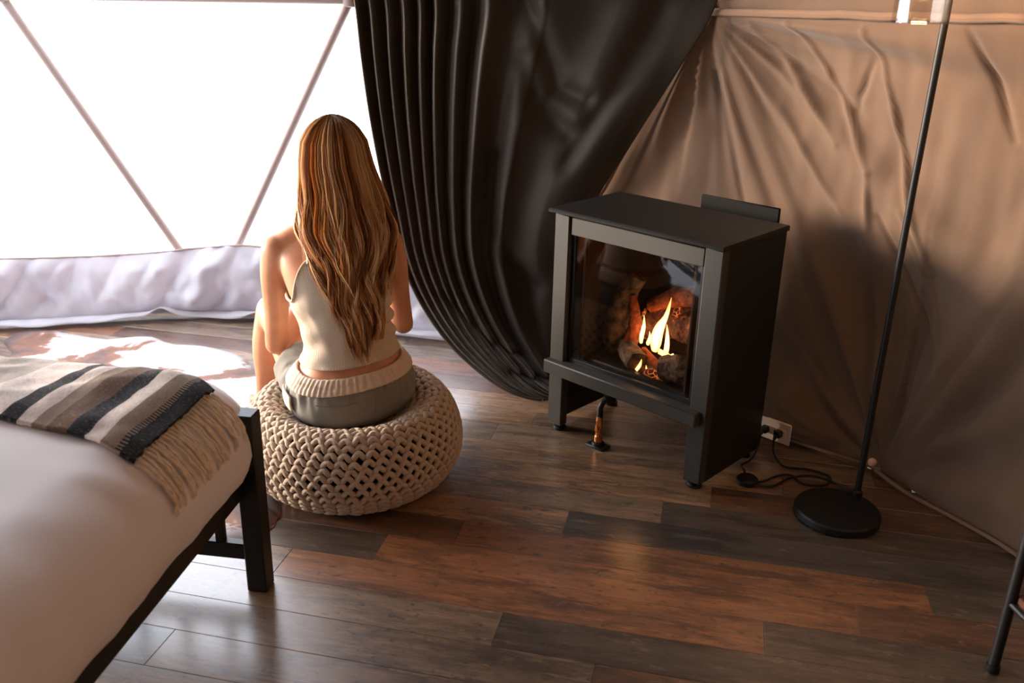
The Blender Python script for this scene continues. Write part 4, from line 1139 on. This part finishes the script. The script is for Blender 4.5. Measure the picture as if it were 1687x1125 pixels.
def strand_path(phi, rho, zend, lock, jit):
    pts = []
    for k in range(NP):
        t = k/(NP-1)
        z = 1.101-(1.101-zend)*t if t > .0 else 1.101
        if t < .28:                       # slow start over the crown
            z = 1.101-.115*(1-math.cos(t/.28*math.pi/2))
            zr = z
        else:
            z = .986-(.986-zend)*((t-.28)/.72)
        cx_, a, cy_, b = henv(z)
        dn_ = sstep(.86, .66, z)
        ph = phi*lerp(1, .62, dn_)                     # swing to the back below the shoulders
        wave = lock['amp']*sstep(1.0, .72, z)*math.sin((1.0-z)*lock['k']+lock['ph'])
        wave2 = lock['amp']*.6*sstep(1.0, .72, z)*math.cos((1.0-z)*lock['k']*1.13+lock['ph']*1.7)
        sx_ = math.sin(ph); cs = math.cos(ph)
        part = sstep(1.085, 1.101, z)*.0
        x = cx_+a*rho*sx_*(1 if abs(phi) < 3 else 1)+wave+jit[0]*lerp(1, .5, t)
        y = cy_-b*rho*cs+wave2*.7+jit[1]
        # stay outside the back
        pts.append(Vector((x, y, z+jit[2]*t)))
    return pts
locks = []
for li in range(NLOCK):
    phi = lerp(-1.85, 1.85, (li+.5)/NLOCK)+hr.uniform(-.03, .03)
    if hr.random() < .25: phi *= .7
    locks.append(dict(phi=phi, amp=hr.uniform(.007, .015), k=hr.uniform(26, 40), ph=hr.uniform(0, 6.28), tone=hr.random(), rho=hr.choice([1.0, .97, .93, .88, .8]), len=hr.random()))
# neighbouring locks share their wave so the hair moves in bands
for li, L_ in enumerate(locks): L_['ph'] = 2.2*math.sin(li*.23)+1.4*nz(li*.31, 2)+hr.uniform(-.5, .5); L_['k'] = 31+4*nz(li*.11, 5)
for L_ in locks:
    side = abs(L_['phi'])
    zend0 = lerp(.435, .62, sstep(.45, 1.45, side))+.16*L_['len']**1.5*(1-.5*sstep(.6, 1.4, side))
    for s_ in range(24):
        w_ = hr.gauss(0, .030); ph = L_['phi']+w_
        rho = L_['rho']+hr.gauss(0, .012)
        zend = zend0+hr.uniform(-.02, .07)
        fly = hr.random() < .02
        j = (hr.gauss(0, .0022), hr.gauss(0, .0022), hr.uniform(-.006, .006)) if not fly else (hr.gauss(0, .009), hr.gauss(0, .006), hr.uniform(-.01, .03))
        pts = strand_path(ph, rho, zend, L_, j)
        r0 = .00085 if not fly else .0004
        pts_, T_, N__ = frames(pts); base = len(hv)
        tone = min(max(L_['tone']*.95+hr.uniform(-.15, .2), 0), 1)
        for k, p in enumerate(pts_):
            bb = T_[k].cross(N__[k]); rr = r0*(1 if k < NP-6 else lerp(1, .3, (k-NP+6)/5))
            for m_ in range(3):
                a = m_*2.0944; hv.append(p+N__[k]*(rr*math.cos(a))+bb*(rr*math.sin(a))); htint.append((tone, k/(NP-1), 0, 1))
        for k in range(NP-1):
            for m_ in range(3):
                hf.append((base+k*3+m_, base+k*3+(m_+1) % 3, base+(k+1)*3+(m_+1) % 3, base+(k+1)*3+m_))
hair = mk('hair', hv, hf, M_HAIR, woman)
ca = hair.data.color_attributes.new('tint', 'FLOAT_COLOR', 'POINT')
ca.data.foreach_set('color', np.array(htint, dtype=np.float32).ravel())
# dense under-layer that closes the mass of hair
hs = []; zz = np.linspace(.50, 1.094, 46); nt2 = 44
for z in zz:
    cx_, a, cy_, b = henv(float(z))
    for j in range(nt2):
        dn_ = sstep(.86, .66, z); ph = lerp(-1.75, 1.75, j/(nt2-1))*lerp(1, .62, dn_)
        k_ = .80+.03*math.sin(j*1.7)
        hs.append(Vector((cx_+a*k_*math.sin(ph), cy_-b*k_*math.cos(ph)+.004, z)))
un = mk('hair_underlayer', hs, [(i*nt2+j, i*nt2+j+1, (i+1)*nt2+j+1, (i+1)*nt2+j) for i in range(len(zz)-1) for j in range(nt2-1)], M_HAIR, hair)
ca = un.data.color_attributes.new('tint', 'FLOAT_COLOR', 'POINT')
ca.data.foreach_set('color', np.array([(.25, .5, 0, 1)]*len(hs), dtype=np.float32).ravel())
